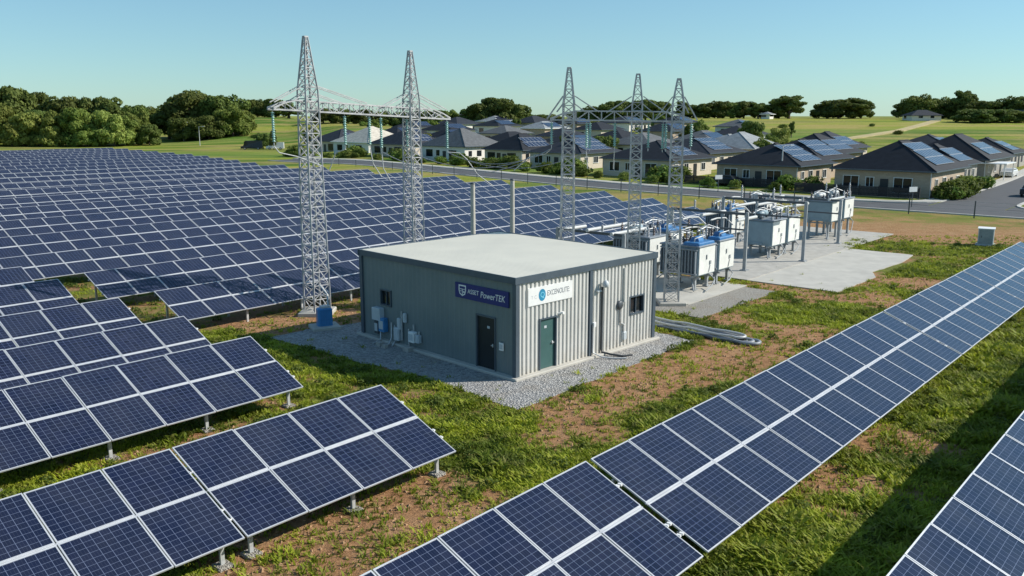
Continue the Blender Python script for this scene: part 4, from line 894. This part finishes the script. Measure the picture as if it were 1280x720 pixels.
def tree_proto(seed, kind, mat):                         # height about 1 unit of 10 m
    rng = np.random.default_rng(seed); cl = []
    if kind == 'broad':
        for i in range(24):
            a = rng.uniform(0, 2*math.pi); q = rng.uniform(0,1)**.5; z = rng.uniform(2.2, 8.2); wr = 5.6*math.sqrt(max(.05, 1-((z-4.6)/4.6)**2)); cl.append(((wr*q*math.cos(a), wr*q*math.sin(a), z), (rng.uniform(1.4,2.3), rng.uniform(1.4,2.3), rng.uniform(.9,1.5))))
        for i in range(12): a = i*math.pi/6 + rng.uniform(-.2,.2); cl.append(((4.6*math.cos(a), 4.6*math.sin(a), rng.uniform(1.3,3.2)), (1.7,1.7,1.5)))
        cl.append(((0,0,4.6), (3.9,3.9,3.4)))
    elif kind == 'tall':
        for i in range(20): z = rng.uniform(3., 9.4); a = rng.uniform(0, 2*math.pi); wr = 2.6*(1-.55*(z-3)/6.5)*rng.uniform(.3,1.1); cl.append(((wr*math.cos(a), wr*math.sin(a), z), (rng.uniform(1.0,1.7), rng.uniform(1.0,1.7), rng.uniform(.7,1.1))))
        cl.append(((0,0,5.6), (1.9,1.9,2.6)))
    elif kind == 'umbrella':
        for i in range(20): a = rng.uniform(0, 2*math.pi); q = rng.uniform(0,1)**.5*4.6; cl.append(((q*math.cos(a), q*math.sin(a), 8.2-.11*q*q+rng.uniform(-1.2,.3)), (rng.uniform(1.2,2.0), rng.uniform(1.2,2.0), rng.uniform(.6,1.0))))
        for i in range(9): a = rng.uniform(0, 2*math.pi); cl.append(((3.6*math.cos(a), 3.6*math.sin(a), rng.uniform(2.8,5.5)), (1.5,1.5,1.)))
    else:
        for i in range(10): a = rng.uniform(0, 2*math.pi); q = rng.uniform(0,.8); cl.append(((q*math.cos(a), q*math.sin(a), rng.uniform(.35,1.1)), (rng.uniform(.45,.75), rng.uniform(.45,.75), rng.uniform(.4,.65))))
    big = kind != 'bush'
    cm = leaf_mesh('crown', rng, cl, 95 if big else 260, .36 if big else .13, mat)
    t = MB()
    if big:
        t.tube([(0,0,-.4),(.1,0,1.5),(0,.1,3.2),(.1,0,5.2)], [.5,.36,.28,.12], 8)
        for i in range(6): a = i*1.05+rng.uniform(0,.5); L = 3.4 if kind != 'tall' else 1.8; t.tube([(0,0,1.6+.4*i),(L*.45*math.cos(a), L*.45*math.sin(a), 3.0+.45*i),(L*math.cos(a), L*math.sin(a), 4.2+.5*i)], [.2,.13,.05], 6)
    else:
        for i in range(5): a = i*1.25; t.tube([(0,0,-.05),(.3*math.cos(a),.3*math.sin(a),.4),(.5*math.cos(a),.5*math.sin(a),.9)], [.04,.03,.012], 5)
    return cm, t.mesh('trunk', M['bark'])
PROT = {k: tree_proto(s, kd, M[m]) for k, (s, kd, m) in {'bd':(1,'broad','leaf_dark'),'bd2':(2,'broad','leaf_dark'),'bm':(3,'broad','leaf_mid'),'bm2':(4,'broad','leaf_mid'),'bo':(5,'broad','leaf_olive'),'td':(6,'tall','leaf_dark'),'tm':(7,'tall','leaf_mid'),'um':(8,'umbrella','leaf_dark'),'um2':(9,'umbrella','leaf_mid'),'bu':(10,'bush','leaf_bush'),'bu2':(11,'bush','leaf_mid')}.items()}
def plant(kind, x, y, sx, sz, label, cat, name, group, rng):
    cm, tm = PROT[kind]; t = thing(name, label, cat, (x, y, terrain(x, y)), rng.uniform(0, 6.28), group, (sx, sx, sz)); link('crown', cm, t); link('trunk' if cat == 'tree' else 'stem', tm, t); return t
rt = random.Random(11)
def atY(px_, Y): f = Y/math.cos(PITCH); return (px_-640)/1079*Y*1.02
# name, list of (pixel column it stands at, distance, half width m, height m, kind)
WOOD = []
def wood(lst, grp, where, cat='tree', k=1.):
    lst = sorted(lst, key=lambda q: q[0]/1.)
    desc = {'bd':'dark rounded','bd2':'dark broad','bm':'mid green rounded','bm2':'green spreading','bo':'olive green','td':'dark upright','tm':'green upright','um':'dark flat-crowned','um2':'green flat-crowned'}
    for i, (p, Y, hw, h, kd) in enumerate(lst):
        x = (p-640)/1079*(Y*math.cos(PITCH)+10*math.sin(PITCH)); wid = {'b':7.2,'t':3.9,'u':6.2}[kd[0]]; plant(kd, x, Y, hw/wid, k*h/{'b':9.2,'t':10.3,'u':9.0}[kd[0]], '%s %s tree %s, %s from the left' % ('tall' if h > 13 else 'low', desc[kd], where, nth(i+1)), 'tree', 'tree', grp, rt)
mass = [(-40,296,9,17,'bm'),(8,318,12,24,'bd'),(-5,292,8,15,'bm2'),(30,292,8,13,'bo'),(52,296,7.5,14,'bd2'),(44,330,9,21,'bd2'),(68,322,8,18,'td'),(74,292,7,13,'bm'),(92,318,9,19,'um'),(100,293,7.5,14,'bm2'),(118,296,7,14,'bo'),(128,322,9,19.5,'bd'),(146,316,7,18,'td'),(143,294,7,13.5,'bo'),(160,300,6,11,'bm'),(172,306,6,12.5,'bm2'),(187,300,4.5,8.5,'bd2'),(16,290,6,9,'bo'),(62,289,5,8,'bo'),(108,290,5,8,'bm')]
wood(mass, 'trees of the wood left behind the field', 'in the left wood', k=.88)
grp = [(212,330,8,14,'um'),(226,336,9,18,'bd'),(246,330,12,21,'bd2'),(244,342,11,22,'um'),(268,334,10,18,'bd'),(284,330,10.5,19.5,'bd'),(292,324,8,14,'bm'),(262,318,7,11,'bd2'),(305,332,6,11,'bm2'),(232,318,7,11,'bd')]
wood(grp, 'trees of the dark group right of the wood', 'in the group behind the field lamps', k=.80)
hillL = [(322,420,7,9,'bd'),(332,430,6,8,'bm'),(176,430,9,13,'bd'),(192,440,9,11,'bm'),(160,440,9,11,'td'),(346,415,7,9,'bd2'),(362,418,7,8,'td'),(200,460,8,10,'bd')]
wood(hillL, 'trees on the far left crest', 'on the far left crest')
hillC = [(548,352,6,7.5,'bd'),(566,356,5,7,'bm'),(584,350,5,8,'td'),(606,348,8,10.5,'bd'),(624,350,10,12.5,'bd2'),(642,352,8,10,'bd'),(658,354,5,6,'bm'),(676,352,6,5.5,'bd2'),(690,360,6,5,'bm'),(530,356,5,7,'bm2'),(505,360,6,6.5,'bd'),(480,362,6,6,'bm'),(455,362,6,6.5,'bd2'),(430,362,6,6,'bm'),(405,364,6,6.5,'bd'),(740,352,6,8,'bd'),(765,350,7,9.5,'bd2'),(782,352,7,9,'bd'),(806,350,7,9,'bd2'),(822,352,6,8,'bd'),(852,350,4.5,7,'td'),(720,354,5,6,'bm')]
wood(hillC, 'trees on the middle crest', 'on the crest above the estate')
hillR = [(866,366,6,6,'bd'),(880,362,6,6.5,'bd2'),(896,360,6,7.5,'bd'),(912,360,6.5,7,'bd2'),(928,360,6.5,7.5,'bd'),(946,358,6,6.5,'um'),(962,362,6,6,'bd2'),(984,356,9,9.5,'um'),(972,358,5,6,'bd'),(1032,360,8,6.5,'bd'),(1046,356,8.5,8,'bd2'),(1064,356,8,8.5,'um'),(1074,360,6,6.5,'bd'),(1130,360,7,7,'bd'),(1146,358,8.5,9.5,'bm'),(1160,360,7,8,'bd2'),(1172,360,7,8.5,'bm'),(1184,360,7,8,'bd'),(1199,352,6,11.5,'um'),(1194,354,6,7.5,'bd2'),(1214,346,8,7.5,'bd'),(1230,344,8,7.5,'bd2'),(1246,346,6,7,'bd'),(1268,340,9,9.5,'bd'),(1284,338,8,8,'bd2'),(1210,318,7,5.2,'bd'),(1224,316,6,4.6,'bd2'),(1250,318,7,5,'bd'),(1268,316,6,4.2,'bm')]
wood(hillR, 'trees on the right crest', 'on the crest of the right hill')
plant('bd2', 58.6, 214, 10.5/7.2*.36, 7.6/9.2, 'dark hedge-like block tree standing alone behind the estate roofs', 'tree', 'tree', None, rt)
gard = [(rt.uniform(150,255), rt.uniform(70,240)) for i in range(34)] + [(rt.uniform(140,190), rt.uniform(20,60)) for i in range(4)]
gard = sorted([g for g in gard if not any(f[0]-2 < g[0] < f[0]+f[2]+2 and f[1]-2 < g[1] < f[1]+f[3]+2 for f in far)], key=lambda q: proj(W(*q))[0])
for i, (u_, v_) in enumerate(gard):
    p = W(u_, v_); hw = rt.uniform(2.2,4.0); plant(rt.choice(['bm','bd','bo','td']), p.x, p.y, hw/7.2, rt.uniform(3.6,5.6)/9.2, 'garden tree standing between the roofs of the far estate, %s from the left' % nth(i+1), 'tree', 'tree', 'garden trees between the far roofs', rt)
# estate bushes
def bush(u, v, s, label, kd='bu'): p = W(u, v); plant(kd, p.x, p.y, s, s*rt.uniform(.75,1.0), label, 'bush', 'bush', 'garden bushes of the estate', rt)
cnt = 0; BL_ = []
for i in range(12): BL_.append((113.6+rt.uniform(0,7), 27.9+rt.uniform(-.1,1.6)-.0*i, rt.uniform(1.0,1.7)))
for i in range(7): BL_.append((123+i*2.2, 29.4+rt.uniform(-.4,.6), rt.uniform(1.0,1.8)))
for (vc) in (46.5,68,70,87,90,91,106,108,122,140,142,160,163,185):
    for i in range(4): BL_.append((street_u(vc)+9.2+rt.uniform(0,6), vc+rt.uniform(-3,3), rt.uniform(.9,1.9)))
for v in range(50, 190, 5): BL_.append((street_u(v)+8.6+rt.uniform(0,2), v+rt.uniform(-1.5,1.5), rt.uniform(.8,1.5)))
for i in range(8): BL_.append((122+i*4.2+rt.uniform(-1,1), 18.5+rt.uniform(-2,.6), rt.uniform(.8,1.4)))
BL_.sort(key=lambda q: proj(W(q[0], q[1]))[0])
for i, (u_, v_, s) in enumerate(BL_): bush(u_, v_, s, '%s garden bush among the estate houses, %s' % ('large' if s > 1.35 else 'small', nth(i+1)+' from the left' if i < len(BL_)/2 else nth(len(BL_)-i) + ' from the right'), 'bu' if rt.random() < .55 else 'bu2')

HB = sorted([(rt.uniform(40, 175), rt.uniform(205, 315)) for i in range(9)] + [(rt.uniform(-95,-45), rt.uniform(285, 345)) for i in range(9)] + [(rt.uniform(-40,30), rt.uniform(300, 345)) for i in range(16)], key=lambda q: q[0]/q[1])
for i, (x_, y_) in enumerate(HB): plant('bu2', x_, y_, rt.uniform(.8,1.8), rt.uniform(.5,1.1), 'dark shrub dotted on the green hillside, %s from the left' % nth(i+1), 'bush', 'bush', 'shrubs dotted on the hillside', rt)
# ------------------------------------------------------------ grass
def grass():
    rng = np.random.default_rng(3); base = []; sz = []
    tries = 0
    while len(base) < 105000 and tries < 620000:
        tries += 1
        Y = 11 + 62*rng.random()**1.15; X = rng.uniform(-.64, .64)*(Y+1)
        if in_build(X, Y, .35): continue
        q = b_local(X, Y); u_, v_ = uv_of(X, Y)
        inpad = any(a-.1 < u_ < b+.1 and c-.1 < v_ < d+.1 for a, b, c, d in PADS)
        if inpad and rng.random() > .004: continue
        if in_poly(q[0], q[1], GRAVEL) and rng.random() > .01: continue
        c = cover(X, Y); c2 = c + .5*noise.noise(Vector((X*1.3, Y*1.3, 1))) + .2*noise.noise(Vector((X*4, Y*4, 5)))
        if c2 < .33 + .30*rng.random() and rng.random() > .12: continue
        if v_ > 36.7 and u_ > 19 and rng.random() > .15: continue
        lush = 1. if c2 < .8 else 1.35
        if 4.2 < v_ < 7.9 and 6 < u_ < 60: lush *= 1.35
        base.append((X, Y)); sz.append(rng.uniform(.04,.125)*lush*(1+.9*max(0, noise.noise(Vector((X*.8, Y*.8, 9)))*1.6)+.4*max(0, c2-.7)))
    base = np.array(base); sz = np.array(sz); k = 8; n = len(base)*k
    B = np.repeat(base, k, 0) + rng.normal(size=(n,2))*np.repeat(sz, k)[:,None]*.55; s = np.repeat(sz, k)*rng.uniform(.6,1.25,n); a = rng.uniform(0, 2*math.pi, n); lean = rng.uniform(.5,1.5,n)*s; wd = s*rng.uniform(.07,.14,n)+.008
    dx, dy = np.cos(a), np.sin(a); z0 = np.full(n, .0)
    p0 = np.stack([B[:,0]-dy*wd, B[:,1]+dx*wd, z0-.01], 1); p1 = np.stack([B[:,0]+dy*wd, B[:,1]-dx*wd, z0-.01], 1); m = np.stack([B[:,0]+dx*lean*.4+dy*wd*.8, B[:,1]+dy*lean*.4-dx*wd*.8, s*.62], 1); m2 = np.stack([B[:,0]+dx*lean*.4-dy*wd*.8, B[:,1]+dy*lean*.4+dx*wd*.8, s*.62], 1); tp = np.stack([B[:,0]+dx*lean, B[:,1]+dy*lean, s*.95], 1)
    V_ = np.stack([p0,p1,m,m2,tp], 1).reshape(-1,3); i0 = np.arange(n, dtype=np.int32)*5
    lo = np.empty((n,7), np.int32); lo[:,0:4] = i0[:,None]+np.array([0,1,2,3]); lo[:,4:7] = i0[:,None]+np.array([3,2,4])
    me = bpy.data.meshes.new('grass_tufts'); me.vertices.add(5*n); me.vertices.foreach_set('co', V_.astype(np.float32).ravel()); me.loops.add(7*n); me.loops.foreach_set('vertex_index', lo.ravel()); me.polygons.add(2*n)
    ls = np.empty((n,2), np.int32); ls[:,0] = np.arange(n)*7; ls[:,1] = np.arange(n)*7+4; me.polygons.foreach_set('loop_start', ls.ravel()); me.update(calc_edges=True); me.materials.append(M['blade'])
    o = link('grass_tufts', me); tag(o, 'green grass tufts growing over bare soil between the solar rows', 'grass'); o['kind'] = 'stuff'
grass()

def clods():
    rng = random.Random(8); b = MB(); clumps = []
    while len(b.v) < 6*4200:
        Y = 12 + 60*rng.random()**1.2; X = rng.uniform(-.6,.62)*(Y+1); u_, v_ = uv_of(X, Y); q = b_local(X, Y)
        if in_build(X, Y, .5) or in_poly(q[0], q[1], GRAVEL) or any(a < u_ < c and d < v_ < e for a, c, d, e in PADS): continue
        cvr = cover(X, Y)
        if cvr > .30 and len(clumps) < 900 and rng.random() < .5: clumps.append(((X, Y, .06), (lambda r_: (r_, r_, r_*.75))(rng.uniform(.14,.34))))
        if cvr > .42: continue
        r_ = rng.uniform(.02,.075); a = rng.uniform(0,6.28); vs = [(X+r_*rng.uniform(.7,1.3)*math.cos(a+k*1.57), Y+r_*rng.uniform(.7,1.3)*math.sin(a+k*1.57), rng.uniform(-.01,.02)) for k in range(4)] + [(X+rng.uniform(-.3,.3)*r_, Y+rng.uniform(-.3,.3)*r_, r_*rng.uniform(.6,1.1)), (X,Y,-.03)]
        b.add(vs, [(0,1,4),(1,2,4),(2,3,4),(3,0,4)])
    o = b.build('soil_clods', simple('soil_clod', (.36,.22,.12), .95, 0, .3, 2)); tag(o, 'loose clods and stones scattered over the bare brown soil', 'soil'); o['kind'] = 'stuff'
    nr = np.random.default_rng(4); cm = leaf_mesh('weed_clumps', nr, [(c, r_) for c, r_ in clumps], 1100, .05, M['leaf_bush']); o = link('weed_clumps', cm); tag(o, 'darker green leafy weeds dotted among the grass', 'weeds'); o['kind'] = 'stuff'
clods()
for o in S.objects:
    if 'label' in o and len(o['label'].split()) > 16: print('LONG', o.name, o['label'])
